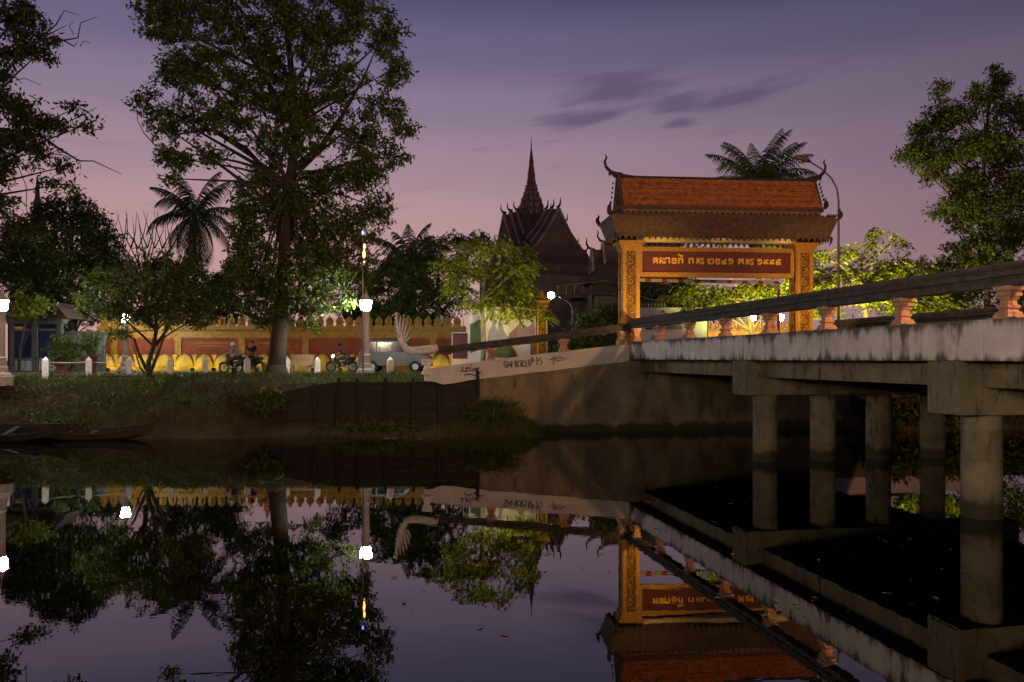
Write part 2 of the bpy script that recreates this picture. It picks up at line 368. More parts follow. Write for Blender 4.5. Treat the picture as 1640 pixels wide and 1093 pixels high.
mb.add(grid, [(j*nx+i, j*nx+i+1, (j+1)*nx+i+1, (j+1)*nx+i) for j in range(len(ts)-1) for i in range(nx-1) if min(grid[j*nx+i][2], grid[j*nx+i+1][2], grid[(j+1)*nx+i][2], grid[(j+1)*nx+i+1][2]) > -.5])
tag(mb.build('ground', 'street', smooth=True), kind='structure')

# left river bank, falling to the water
PX0, PX1 = gx(425, 35), gx(772, 35)
def bank_z(x, y):
    w = sstep(PX0-1.6, PX0, x)*(1-sstep(2.2, 3.2, x))             # 1 where the board wall holds the bank
    t = (y-32.4)
    free = -.35 + 1.5*sstep(0, 1.2, t) + 1.12*sstep(1.0, 3.3, t) + .27*sstep(3.2, 5.2, t)
    front = -.30 + (.75+.3*math.exp(-((x-.2)/1.6)**2))*sstep(.3, 2.4, t)*(1-sstep(.2, 2.0, x)*.9)
    held = front if y < 35.0 else 2.22 + .32*sstep(35.2, 37, y)
    z = lerp(free, held, w)
    return z + (.30*vnoise(x*.9, y*1.3, 3)+.12*vnoise(x*2.9, y*3.1, 5))*(1-sstep(36.2, 37.2, y))*(1 if y < 34.9 else .35)
mb = MB(); bx = [-75+3*i for i in range(12)]+[-39+.4*i for i in range(104)]; by = [31.9+.2*i for i in range(15)]+[34.95, 35.06]+[35.2+.25*i for i in range(10)]
g = [(x, y, bank_z(x, y)) for y in by for x in bx]; nx = len(bx)
mb.add(g, [(j*nx+i, j*nx+i+1, (j+1)*nx+i+1, (j+1)*nx+i) for j in range(len(by)-1) for i in range(nx-1) if not (bx[i] > -1.75 and by[j] > 34.85)])
tag(mb.build('riverbank', 'soil', smooth=True), kind='structure')
# bank beyond the bridge, on the right
mb = MB(); g = []
rx = [10.2+.8*i for i in range(56)]; ry = [-3.6+.4*i for i in range(14)]
for y in ry:
    for x in rx:
        w = bl2w(x, y, 0); g.append((w.x, w.y, -.4+2.9*sstep(-3.2, 1.4, y)*lerp(.45, 1, sstep(10, 13, x))+.35*vnoise(x*.8, y*1.1, 9)))
nx = len(rx)
mb.add(g, [(j*nx+i, j*nx+i+1, (j+1)*nx+i+1, (j+1)*nx+i) for j in range(len(ry)-1) for i in range(nx-1)])
tag(mb.build('riverbank', 'soil', smooth=True), kind='structure')

# ------------------------------------------------------------------ foliage tools
def leaf_mesh(name, P, size, m, parent, width=.42, droop=.25, jitter=.5, fold=.12, axis=None):
    n = len(P); P = np.asarray(P, float)
    d = rng.normal(size=(n, 3)) if axis is None else np.asarray(axis)+rng.normal(size=(n, 3))*.35
    d[:, 2] -= droop*np.linalg.norm(d, axis=1); d /= np.linalg.norm(d, axis=1)[:, None]+1e-9
    u = rng.normal(size=(n, 3)); s = np.cross(d, u); s /= np.linalg.norm(s, axis=1)[:, None]+1e-9
    nn = np.cross(s, d); ln = size*(1+jitter*rng.uniform(-1, 1, n))[:, None]; wd = ln*width*.5
    a = P; c = P+d*ln; q = P+d*ln*.45
    V = np.stack([a, q+s*wd+nn*ln*fold, c, q-s*wd+nn*ln*fold], 1).reshape(-1, 3)
    if parent is not None:
        V = V-np.array(WM[parent].translation)
    me = bpy.data.meshes.new(name); me.vertices.add(4*n); me.vertices.foreach_set('co', V.ravel())
    me.loops.add(4*n); me.loops.foreach_set('vertex_index', np.arange(4*n)); me.polygons.add(n)
    me.polygons.foreach_set('loop_start', np.arange(0, 4*n, 4)); me.update(calc_edges=True)
    return put(name, me, m, parent)
def ell(n, shell=.55):
    v = rng.normal(size=(n, 3)); v /= np.linalg.norm(v, axis=1)[:, None]
    r = shell+(1-shell)*rng.uniform(0, 1, n); r = np.where(rng.uniform(0, 1, n) < .35, rng.uniform(.1, 1, n), r)
    return v*r[:, None]
def bez(a, b, c, n=7): return [a*(1-t)**2+b*2*t*(1-t)+c*t*t for t in (i/(n-1) for i in range(n))]
def tree(name, label, trunk, Y, clumps, leaf, leafm='leaf_dark', barkm='bark', dens=1.0, trad=(.4, .12), attach=.9, group=None, spread=.55, twigs=True, droop=.3, width=.42, depth=1.0, bare=(), feather=False, cat='tree', yj=.8):
    """trunk: [(px,py)...]; clumps: [(px,py,rx,ry)] seen at distance Y -> world-size ellipsoids spread in depth."""
    tp = [at(x, y, Y) for x, y in trunk]
    t = thing(name, label, cat, tp[0], group=group)
    k = Y/F; mb = MB()
    n = len(tp); mb.tube([p for p in tp], [lerp(trad[0], trad[1], (i/(n-1))**.8) for i in range(n)], 10)
    if trad[0] > .3: mb.tube([tp[0]-Vector((0, 0, .35)), tp[0]+Vector((0, 0, .02)), tp[0]+Vector((0, 0, .5))], [trad[0]*1.6, trad[0]*1.28, trad[0]*.98], 12)
    P = []; A = []
    for (cx, cy, rx, ry) in clumps:
        c = at(cx, cy, Y); c.y += random.uniform(-yj, yj)*max(1.0, rx*k)
        ax = Vector((rx*k, rx*k*depth, ry*k))
        lo = [p for p in tp[max(1, int(len(tp)*.42)):] if p.z < c.z-.75*math.hypot(p.x-c.x, p.y-c.y)*random.uniform(.5, 1.3)] or [tp[len(tp)//2]]
        b0 = lo[-1]; q_ = random.uniform(.3, .6)
        mid = b0.lerp(c, q_)+Vector((random.uniform(-.08, .08), random.uniform(-.08, .08), random.uniform(-.02, .14)))*(c-b0).length
        br = bez(b0, mid, c); L0 = (c-b0).length
        r0 = clamp(.017*L0, .02, trad[0]*.45); mb.tube(br, [lerp(r0, .018, i/6) for i in range(7)], 6)
        area = 4*rx*k*ry*k
        nsub = int(clamp(area*9*dens/(leaf*4), 8, 150)); S = ell(nsub, .45)
        per = max(6, int(area*dens*(8.5 if feather else 5.6)/(leaf*leaf*width)/nsub))
        for s in S:
            sc_ = Vector((c.x+s[0]*ax.x, c.y+s[1]*ax.y, c.z+s[2]*ax.z))
            if twigs:
                j = min(range(2, 7), key=lambda q: (br[q]-sc_).length)
                if (br[j]-sc_).length < 1.3: mb.tube([br[j], br[j].lerp(sc_, .55)+Vector((0, 0, random.uniform(-.05, .12))), sc_], [.016, .011, .006], 3, caps=False)
            rr = spread*leaf*2.9
            if feather:                                   # flat drooping sprays
                for q in range(max(2, per//9)):
                    a = random.uniform(0, 6.283); d = Vector((math.cos(a), math.sin(a), random.uniform(-.55, .12))); st = sc_+Vector(rng.normal(size=3)*rr*.4)
                    for h in range(9):
                        P.append(st+d*(h*leaf*.32)+Vector((0, 0, -.02*h*h*leaf))); sd = (-1)**h
                        A.append((d.x*.7-d.y*sd, d.y*.7+d.x*sd, d.z-.2))
            else:
                P.extend((np.array(sc_)+ell(per, .2)*np.array([rr, rr, rr*.75])*1.5).tolist())
    for pts, r in bare:
        w = [at(x+(0 if i_ == 0 else random.uniform(-1.5, 1.5)), y+(0 if i_ == 0 else random.uniform(-1.5, 1.5)), Y)+Vector((0, random.uniform(-.2, .2)*i_, 0)) for i_, (x, y) in enumerate(pts)]; mb.tube(w, [lerp(r, .012, i/(len(w)-1)) for i in range(len(w))], 6)
    mb.build('trunk', barkm, t, smooth=True, world=True)
    if P: leaf_mesh('foliage', P, leaf, leafm, t, width=width, droop=droop, axis=A if feather else None)
    return t
def palm(name, label, base, top, nf, length, leafm='palm_leaf', lean=0, dead=0, seed=1, lo=-.5):
    rd = random.Random(seed); t = thing(name, label, 'palm tree', base); b, c = Vector(base), Vector(top)
    mb = MB(); pts = [b.lerp(c, i/8)+Vector((math.sin(i/8*3.14)*lean, 0, 0)) for i in range(9)]
    mb.tube(pts, [lerp(.24, .13, i/8) for i in range(9)], 9); mb.build('trunk', 'bark_pale', t, True, True)
    rc = MB()
    for i in range(nf):
        az = i*2.39996+rd.uniform(-.2, .2); el = lerp(1.45, lo, (i+.5)/nf)+rd.uniform(-.08, .08); ln = length*rd.uniform(.82, 1.08)
        d = Vector((math.cos(az), math.sin(az), 0)); pos = c.copy(); e = el; sp = []; S = 15
        for j in range(S+1):
            sp.append(pos.copy()); pos = pos+(d*math.cos(e)+Vector((0, 0, math.sin(e))))*(ln/S); e -= (.05+.105*(j/S))*(1.2 if el < .9 else .72)
        fr = MB(); fr.tube(sp, [lerp(.035, .006, j/S) for j in range(S+1)], 4, caps=False)
        sd = d.cross(Vector((0, 0, 1)))
        for j in range(2*S):
            tt = (j+3)/(2*S+3); k = tt*S; a = sp[int(min(k, S-1))].lerp(sp[int(min(k, S-1))+1], k-int(min(k, S-1)))
            w = ln*.24*math.sin(math.pi*clamp(tt*.86+.12))+.1
            tan = (sp[min(int(k)+1, S)]-sp[max(int(k)-1, 0)]).normalized()
            for sgn in (-1, 1):
                dirv = (sd*sgn*.8+tan*.55+Vector((0, 0, -.55-.35*rd.random()))).normalized()
                m1 = a+dirv*w*.5; tip = a+dirv*w+Vector((0, 0, -w*.28)); ww = tan*.05
                fr.add([a-ww, a+ww, m1+ww, m1-ww, tip], [(0, 1, 2, 3), (3, 2, 4)])
        fr.build('frond', leafm if i < nf-dead else 'leaf_dry', t, world=True)
    return t

# ------------------------------------------------------------------ bridge (local x across the deck, local -y towards the viewer)
BW = 9.8
bridge = thing('concrete_bridge', 'long grey concrete bridge with stained kerb and dark moulded handrails', 'bridge', O, BR)
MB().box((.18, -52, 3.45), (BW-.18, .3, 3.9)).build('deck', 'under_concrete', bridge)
for k in range(17):                                     # kerb cast in three-metre lengths with open joints
    ya, yb = .02-3*k, .02-3*k-2.982; dz = random.uniform(-.006, .006); dx = random.uniform(-.006, .006)
    for x0, x1 in ((-.12, .18), (BW-.18, BW+.12)):
        MB().loft([[Vector((x+dx, y, z+dz)) for x, z in ((x0, 3.27), (x0+.012, 3.258), (x1, 3.258), (x1, 4.06), (x0+.02, 4.062), (x0, 4.045))] for y in (yb, ya)]).build('kerb_beam', 'kerb_concrete', bridge)
kp = MB().box((-.14, -.35, 3.262), (-.119, .35, 4.075)).mesh('kerb_pilaster')
for j in range(17): put('kerb_pilaster', kp, 'kerb_concrete', bridge, loc=(0, -.42-3*j, 0))
GIRD = [.85+2.025*i for i in range(5)]
for g_ in GIRD:
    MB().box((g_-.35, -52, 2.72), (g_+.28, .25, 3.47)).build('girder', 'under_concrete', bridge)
mb_col = MB().lathe([(.39, -1.2), (.39, .05), (.392, .60), (.398, .61), (.398, .63), (.390, .64), (.388, 1.22), (.395, 1.23), (.395, 1.25), (.387, 1.26), (.386, 1.82), (.393, 1.83), (.393, 1.85), (.388, 1.86), (.39, 2.18)], n=24).mesh('column')
for py in (-10.6, -19.8, -29.0, -38.2):
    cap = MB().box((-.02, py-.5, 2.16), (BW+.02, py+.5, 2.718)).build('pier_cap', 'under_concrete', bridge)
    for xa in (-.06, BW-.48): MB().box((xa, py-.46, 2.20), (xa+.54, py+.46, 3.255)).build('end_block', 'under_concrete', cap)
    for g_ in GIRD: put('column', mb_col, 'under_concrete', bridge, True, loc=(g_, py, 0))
# handrails: moulded profile
prof = [(-.15, .02), (-.15, .14), (-.08, .16), (-.08, .21), (-.18, .235), (-.18, .32), (-.09, .345), (-.09, .385), (-.16, .41), (-.15, .48), (-.08, .54), (.08, .54), (.15, .48), (.16, .40), (.13, .385), (.13, .35), (.17, .33), (.17, .235), (.11, .215), (.11, .18), (.15, .16), (.15, .02)]
def rail(path, s=1.0, sz=1.0, wob=.012):
    rings = []
    for i, p in enumerate(path):
        p = Vector(p); a = Vector(path[max(i-1, 0)]); b = Vector(path[min(i+1, len(path)-1)]); d = (b-a).normalized(); sd = Vector((d.y, -d.x, 0)).normalized()
        rings.append([p+sd*(q[0]*s+wob*vnoise(i*.9, k*1.7, 2))+Vector((0, 0, q[1]*sz+wob*vnoise(i*1.1, k*.3, 4))) for k, q in enumerate(prof)])
    return MB().loft(rings)
for x_ in (.03, BW-.03):
    for k in range(13):                                   # cast in lengths, one every four metres
        rail([(x_, .3-4*k-.0-j*.5, 4.64) for j in range(8)]+[(x_, .3-4*k-3.985, 4.64)], 1, .86).build('handrail', 'rail_concrete', bridge)
def baluster_mesh(h, w, name='baluster'):
    p = [(.5, 0), (.5, .12), (.44, .14), (.44, .20), (.34, .22), (.30, .30), (.38, .33), (.38, .40), (.28, .43), (.26, .55), (.34, .62), (.36, .68), (.44, .70), (.44, .78), (.38, .80), (.40, .84), (.5, .87), (.5, 1.0)]
    return MB().lathe([(r*w, z*h) for r, z in p], sq=True).mesh(name)
bal = baluster_mesh(.61, .36)
for x_ in (.03, BW-.03):
    for k in range(17): put('baluster', bal, 'baluster_paint', bridge, loc=(x_, -.42-3*k, 4.05))

# ------------------------------------------------------------------ abutment wall with white band and graffiti
SL = -9.35
wall = thing('abutment_wall', 'olive concrete abutment wall with white graffitied band on top beside the bridge', 'wall', bl2w(-4, .1, 0), BR)
wl = lambda x, y, z: (x+4, y-.1, z)
MB().prism([(-7.1, -1), (19, -1), (19, 2.5), (9.8, 3.2), (-.1, 3.2), (-.1, 3.5), (-3.5, 3.15), (-7.1, 2.62)], wl(0, .12, 0), (1, 0, 0), (0, 0, 1), (0, .5, 0)).build('wall', 'wall_concrete', wall)
zt = lambda x: lerp(2.86, 3.98, clamp((x-SL)/(-.1-SL))**.92) if x < -.1 else 4.0
xs = [SL+(-.14-SL)*i/24 for i in range(25)]
poly = [(x, zt(x)-.78-.05*vnoise(x*2, 3)) for x in xs]+[(x, zt(x)+.015*vnoise(x*4, 8)) for x in reversed(xs)]
poly[0] = (SL, 2.35); poly[1] = (xs[1], 2.32)
band = MB().prism(poly, wl(0, .06, 0), (1, 0, 0), (0, 0, 1), (0, .42, 0)).build('white_band', 'white_band', wall)
MB().box(wl(9.9, .10, 2.4), wl(19, .5, 3.2)).build('right_parapet', 'white_band', wall)
MB().box(wl(-.12, .30, 0), wl(.3, .9, 3.3)).box(wl(.3, .32, 2.0), wl(9.6, .9, 3.4)).build('bearing_seat', 'under_concrete', wall)
# graffiti strokes drawn over the band, pixel tracks turned into metres along the wall
def gstroke(strokes, name, r, m='graffiti_blue'):
    mb = MB()
    for st in strokes:
        pts = []
        for (zx, zy) in st:
            px, py = 690+zx/6.833, 560+zy/6.833
            s = (px-1013)/((1013-682)/9.35)                # along-wall metres
            Y = 36+s*.1791; z = CZ+(HY-py)*Y/F
            s = ((px-HX)*Y/F-O.x)/math.cos(BR)
            pts.append(Vector(wl(s, .056, z)))
        mb.tube(pts, r, 5, flat=1)
    for i, v in enumerate(mb.v): mb.v[i] = (v[0], wl(0, .058, 0)[1]+(v[1]-wl(0, .056, 0)[1])*.15, v[2])
    return mb.build(name, m, band)
gstroke([[(345, 185), (352, 240), (385, 235)], [(320, 236), (385, 240)], [(390, 215), (412, 205), (405, 190), (390, 205), (395, 240), (415, 232)], [(445, 195), (425, 205), (440, 222), (425, 240)],
         [(455, 240), (460, 200), (475, 245), (482, 205)], [(490, 225), (505, 215), (495, 205), (487, 228), (505, 240)], [(512, 195), (512, 250)], [(535, 200), (513, 225), (545, 265), (555, 240)],
         [(370, 292), (395, 270), (450, 275), (495, 290)], [(430, 175), (445, 165)]], 'graffiti', .030)
gstroke([[(840, 135), (800, 140), (800, 160), (835, 172), (830, 195), (805, 190)], [(838, 200), (860, 130), (880, 195)], [(845, 170), (875, 168)], [(885, 195), (890, 125), (912, 165), (930, 120), (935, 195)],
         [(975, 130), (950, 140), (948, 180), (975, 185)], [(990, 190), (990, 120), (1015, 125), (1012, 150), (992, 155), (1020, 190)], [(1050, 120), (1030, 135), (1055, 155), (1030, 185), (1062, 188)], [(1075, 110), (1078, 185)]], 'graffiti', .034)
gstroke([[(1095, 180), (1105, 85)], [(1120, 90), (1118, 150)], [(1118, 120), (1145, 118)], [(1165, 80), (1165, 170)], [(1165, 120), (1185, 118)], [(1215, 90), (1190, 105), (1225, 135), (1200, 170)]], 'graffiti', .028, 'ink_dark')
gstroke([[(1300, 118), (1375, 90)], [(1342, 75), (1345, 165)], [(1365, 75), (1368, 130)], [(1405, 75), (1385, 95), (1390, 125), (1415, 122)], [(1415, 85), (1445, 85), (1445, 122), (1415, 122), (1415, 85)], [(1460, 105), (1490, 98)]], 'graffiti', .024, 'ink_dark')

# ------------------------------------------------------------------ naga balustrade running down to the street
naga = thing('naga_balustrade', 'white stone naga with flared hood at the foot of a dark sloping handrail', 'balustrade', bl2w(-9.6, .15, 2.5), BR)
nl = lambda x, y, z: Vector((x+9.6, y-.15, z-2.5))
rz_ = lambda x: lerp(3.46, 4.58, clamp((x+8.8)/8.8)**1.06)
for k in range(3):
    a, b = -8.75+2.95*k, -8.75+2.95*(k+1)-.01
    rail([nl(lerp(a, b, i/6), .15, rz_(lerp(a, b, i/6))) for i in range(7)], .9, .66).build('handrail', 'rail_concrete', naga)
for xb in (-6.45, -3.15, -.42):
    h = rz_(xb)-zt(xb)+.03; put('baluster', baluster_mesh(h, .42), 'baluster_paint', naga, loc=nl(xb, .2, zt(xb)-.01))
put('pedestal', baluster_mesh(.66, .44, 'pedestal'), 'naga_paint', naga, loc=nl(-9.25, .15, 2.62))
ny = .15
def nb(px, py): return nl((gx(px, 34.3)-O.x)/math.cos(BR), ny, CZ+(HY-py)*34.3/F)
body = MB().tube([nb(701, 557), nb(678, 561), nb(662, 563), nb(652, 560), nb(645, 552), nb(641, 542), nb(643, 532)], [.15, .18, .19, .16, .125, .11, .11], 12).build('neck', 'naga_paint', naga, True)
cl_ = MB()
for i in range(14):
    p_ = nb(692, 559).lerp(nb(660, 564), (i % 7)/7); cl_.cbox(p_+Vector((0, -.2+.12*(i//7), .1-.17*(i//7))), (.10, .07, .10), Matrix.Rotation(.785, 3, 'Y'))
cl_.build('scales', 'naga_paint', body)
mat('naga_shade', (.24, .21, .19), (.12, .105, .095), scale=7, bump=.4, bscale=30, rough=.85)  # darker naga paint for the hood plate: shade between the ribs put into colour
fan = [([(642, 546), (638, 530), (636, 515), (637, 500)], .046), ([(643, 546), (641, 530), (641, 518), (643, 506)], .036), ([(645, 546), (644, 532), (646, 520), (648, 509)], .036), ([(646, 547), (648, 536), (650, 526), (653, 515)], .036), ([(647, 548), (651, 540), (654, 533), (657, 524)], .034), ([(648, 549), (653, 545), (656, 541), (659, 534)], .03)]
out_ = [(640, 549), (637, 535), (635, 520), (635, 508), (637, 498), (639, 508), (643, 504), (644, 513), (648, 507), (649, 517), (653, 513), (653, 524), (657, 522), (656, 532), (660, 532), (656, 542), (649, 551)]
hood = MB().prism([(nb(x, y).x, nb(x, y).z) for x, y in out_], (0, ny-.15-.05, 0), (1, 0, 0), (0, 0, 1), (0, .13, 0)).build('hood', 'naga_shade', naga)
for pts, r in fan:
    q = [nb(*p_)+Vector((0, -.05, 0)) for p_ in pts]
    MB().tube(q, [r*.8, r*1.1, r, .012], 8, flat=1.1).build('hood_rib', 'naga_paint', hood, True)
cr_ = MB()
for i in range(6):
    c0 = nb(639, 540).lerp(nb(636, 503), i/5.2); cr_.prism([(-.02, -.06), (-.11, .06), (.03, .07)], c0+Vector((0, -.03, 0)), (1, 0, 0), (0, 0, 1), (0, .06, 0))
cr_.build('hood_crest', 'naga_paint', hood)

# ------------------------------------------------------------------ ceremonial gate over the bridge end
gate = thing('ceremonial_gate', 'ornate gold columned gateway with orange tiled roof and maroon name board', 'gate', bl2w(0, .55, 3.9), BR*.5)
GC = (.02, 8.22); H0 = 3.9
gl = lambda x, y, z: Vector((x, y, z-H0))
ct = 8.42
def spiral(c, r, sgn, n=22):
    return [Vector((c[0]+sgn*r*(1-.86*i/n)*math.cos(i/n*9.2+1.6), c[1], c[2]+r*(1-.86*i/n)*math.sin(i/n*9.2+1.6))) for i in range(n+1)]
scroll = [MB().tube(spiral((0, 0, 0), .17, sg), [lerp(.032, .022, i/22) for i in range(23)], 5).tube([Vector((sg*.05, 0, .15)), Vector((-sg*.14, 0, .24)), Vector((-sg*.16, 0, .38))], [.03, .024, .008], 5).mesh('scroll') for sg in (1, -1)]
bead = MB().lathe([(.0, -.025), (.02, -.015), (.026, 0), (.02, .015), (0, .025)], n=6).mesh('bead')
for cx in GC:
    c = MB().box(gl(cx-.36, -.36, H0), gl(cx+.36, .36, ct)).build('column', 'gold_dark', gate)
    fr = MB()
    for sx in (-1, 1):
        for face in range(2):                             # raised borders on the front and on both side faces
            if face == 0: fr.box(gl(cx+sx*.30-.07, -.41, H0), gl(cx+sx*.30+.07, -.35, ct))
            else: fr.box(gl(cx+sx*.385-.03, -.36, H0), gl(cx+sx*.385+.03, -.24, ct)); fr.box(gl(cx+sx*.385-.03, .24, H0), gl(cx+sx*.385+.03, .36, ct))
    fr.build('border', 'gold', c)
    bd = MB()
    for i in range(44):
        for sx in (-1, 1): bd.cbox(gl(cx+sx*.205, -.385, H0+.08+i*.102), (.035, .05, .05))
    tag(bd.build('bead_row', 'gold', c), kind='stuff')
    for i in range(10):
        z = H0+.28+i*.445
        put('scroll', scroll[i % 2], 'gold', c, True, loc=gl(cx+(.03 if i % 2 else -.03), -.385, z))
        lx = cx-.405
        put('scroll', scroll[(i+1) % 2], 'gold', c, True, loc=gl(lx, .0, z), rot=(0, 0, R(90)), scale=(.8, .8, 1))
    b = MB()
    for (w, z0, z1) in ((.42, ct-.20, ct-.12), (.47, ct-.12, ct), (.53, ct+.0, ct+.10), (.60, ct+.10, ct+.24)):
        b.box(gl(cx-w, -w, z0), gl(cx+w, w, z1))
    b.build('capital', 'gold', c)
    MB().box(gl(cx-.50, -.50, H0-.3), gl(cx+.50, .50, H0+.25)).box(gl(cx-.45, -.45, H0+.25), gl(cx+.45, .45, H0+.38)).build('column_base', 'gold', c)
# name board
bx0, bx1, bz0, bz1 = GC[0]+.44, GC[1]-.44, 7.12, 8.40
board = MB().box(gl(bx0, -.10, bz0), gl(bx1, .10, bz1)).build('name_board', 'maroon', gate)
fr = MB()
fr.box(gl(bx0, -.17, bz1-.16), gl(bx1, .14, bz1+.03)).box(gl(bx0, -.17, bz0-.05), gl(bx1, .14, bz0+.15)).box(gl(bx0-.05, -.16, bz0+.15), gl(bx0+.14, .13, bz1-.16)).box(gl(bx1-.14, -.16, bz0+.15), gl(bx1+.05, .13, bz1-.16))
frame = fr.build('board_frame', 'gold', board)
st = MB(); k = 0
for zz in (bz1-.065, bz0+.05):
    x = bx0+.1
    while x < bx1-.05:
        st.cbox(gl(x, -.178, zz), (.09, .03, .05), Matrix.Rotation(.6 if k % 2 else .6, 3, 'Y')); x += .145; k += 1
tag(st.build('frame_beading', 'gold', frame), kind='stuff')
# raised lettering: strokes of each letter, tracked on the board
LET = [[(150, 262), (165, 240), (190, 250)], [(152, 262), (158, 300), (182, 318), (152, 340), (170, 350)], [(190, 262), (225, 240), (250, 255)], [(185, 300), (235, 290)], [(245, 255), (235, 300), (240, 350), (225, 350)],
       [(290, 250), (320, 240), (335, 262)], [(295, 262), (305, 305), (290, 348), (320, 345)], [(320, 290), (350, 310), (375, 345), (410, 345), (425, 300)], [(345, 262), (375, 240), (390, 285), (420, 240)], [(420, 240), (500, 240), (510, 270), (500, 345), (490, 348)],
       [(560, 262), (590, 240), (640, 250)], [(560, 265), (590, 290), (560, 330), (600, 350), (645, 340), (655, 290), (620, 285)], [(645, 245), (660, 262)],
       [(700, 250), (725, 240), (735, 262), (770, 240), (800, 250)], [(700, 262), (715, 300), (700, 345), (725, 345)], [(800, 250), (790, 300), (800, 350)], [(700, 185), (715, 155), (760, 175), (735, 190), (790, 195), (810, 180)],
       [(935, 250), (960, 240), (970, 262), (1005, 240), (1035, 250)], [(935, 262), (950, 300), (935, 345), (960, 345)], [(1035, 250), (1025, 300), (1035, 350)], [(1072, 333), (1074, 335)],
       [(1115, 250), (1140, 240), (1160, 262), (1120, 280)], [(1115, 270), (1125, 310), (1112, 345), (1140, 345)], [(1140, 290), (1170, 310), (1200, 348), (1265, 350), (1265, 310), (1240, 300)], [(1170, 262), (1200, 245), (1215, 290), (1245, 240), (1275, 240)],
       [(1350, 255), (1400, 262), (1405, 300), (1380, 310)], [(1350, 250), (1365, 330), (1390, 355), (1460, 355), (1480, 320), (1485, 262), (1450, 245), (1420, 250)]]
LET2 = [[(25, 255), (60, 245), (85, 265), (130, 250)], [(30, 265), (60, 290), (25, 330), (60, 355), (130, 350), (120, 300), (80, 300)],
        [(270, 250), (230, 285), (190, 290), (175, 320), (200, 355), (270, 350), (265, 320), (220, 320)], [(310, 265), (350, 245), (410, 255), (415, 310), (385, 350), (320, 345)], [(320, 290), (365, 285), (370, 305)],
        [(540, 262), (560, 245), (590, 262), (640, 245), (660, 262)], [(545, 265), (560, 310), (540, 350), (570, 350)], [(575, 300), (630, 290)], [(645, 265), (635, 300), (645, 350)], [(683, 350), (686, 352)],
        [(715, 255), (745, 245), (765, 265), (720, 285)], [(715, 275), (730, 315), (715, 350), (745, 350)], [(745, 295), (775, 315), (805, 352), (870, 355), (870, 315), (845, 305)], [(775, 265), (805, 248), (820, 293), (850, 245), (880, 245)],
        [(960, 265), (1000, 245), (1060, 255), (1065, 310), (1035, 350), (970, 345)], [(970, 290), (1015, 285), (1020, 305)],
        [(1215, 255), (1160, 270), (1120, 265)], [(1130, 290), (1110, 340), (1140, 345), (1165, 300), (1190, 320), (1205, 352)],
        [(1355, 255), (1300, 270), (1260, 265)], [(1270, 290), (1250, 340), (1280, 345), (1305, 300), (1330, 320), (1345, 352)],
        [(1495, 265), (1460, 245), (1410, 265), (1400, 310), (1410, 350), (1440, 345)], [(1420, 310), (1480, 300), (1485, 350), (1455, 350)]]
bw_ = bx1-bx0
def lpos(px, py):
    f = (px-1018)/(1270-1018); return gl(bx0+f*bw_, -.10, bz0+(440.5-py)/(440.5-396.5)*(bz1-bz0))
for strokes, x0 in ((LET, 1030), (LET2, 1140)):
    groups = []
    for s_ in strokes:                                     # strokes that overlap in x make one letter
        a, b = min(q[0] for q in s_), max(q[0] for q in s_)
        for g_ in groups:
            if a < g_[1]-4 and b > g_[0]+4: g_[0] = min(a, g_[0]); g_[1] = max(b, g_[1]); g_[2].append(s_); break
        else: groups.append([a, b, [s_]])
    for a, b, ss in groups:
        mb = MB()
        for s_ in ss: mb.tube([lpos(x0+x/13.667, 395+y/13.667) for x, y in s_], .040, 6)
        mb.build('letter', 'gold_letter' if 'gold_letter' in M else mat('gold_letter', (.85, .50, .05), (.75, .42, .04), bump=0, rough=.5), board)
# beams and soffit, cream inside
MB().box(gl(GC[0]+.3, -.28, 8.66), gl(GC[1]-.3, .28, 8.95)).build('lintel', 'cream', gate)
ex0, ex1, ey = GC[0]-.80, GC[1]+.80, 1.0
MB().box(gl(ex0+.12, -ey+.12, 8.98), gl(ex1-.12, ey-.12, 9.06)).build('soffit', 'cream', gate)
# lower eave: sloping skirt on four sides
eave = MB()
for (z0, z1, o0, o1) in ((8.86, 9.55, .06, .30), (9.55, 9.66, .34, .36), (9.66, 9.74, .22, .22)):
    r0 = [gl(ex0-o0, -ey-o0, z0), gl(ex1+o0, -ey-o0, z0), gl(ex1+o0, ey+o0, z0), gl(ex0-o0, ey+o0, z0)]
    r1 = [gl(ex0-o1, -ey-o1, z1), gl(ex1+o1, -ey-o1, z1), gl(ex1+o1, ey+o1, z1), gl(ex0-o1, ey+o1, z1)]
    eave.loft([r0, r1])
# bring the eave in slightly so that it reads as one cornice under the roof
eave_o = eave.build('eave', 'roof_trim', gate)
tooth = MB().prism([(-.15, .06), (-.15, -.02), (-.06, -.13), (0, -.25), (.06, -.13), (.15, -.02), (.15, .06)], (0, -.025, 0), (1, 0, 0), (0, 0, 1), (0, .05, 0)).mesh('valance_tooth')
n = 36
for i in range(n):
    x = lerp(ex0-.02, ex1+.02, (i+.5)/n)
    for y in (-ey-.07, ey+.07): put('valance_tooth', tooth, 'roof_trim', eave_o, loc=gl(x, y, 8.87))
for i in range(8):
    y = lerp(-ey, ey, (i+.5)/8)
    for x in (ex0-.07, ex1+.07): put('valance_tooth', tooth, 'roof_trim', eave_o, loc=gl(x, y, 8.87), rot=(0, 0, R(90)))
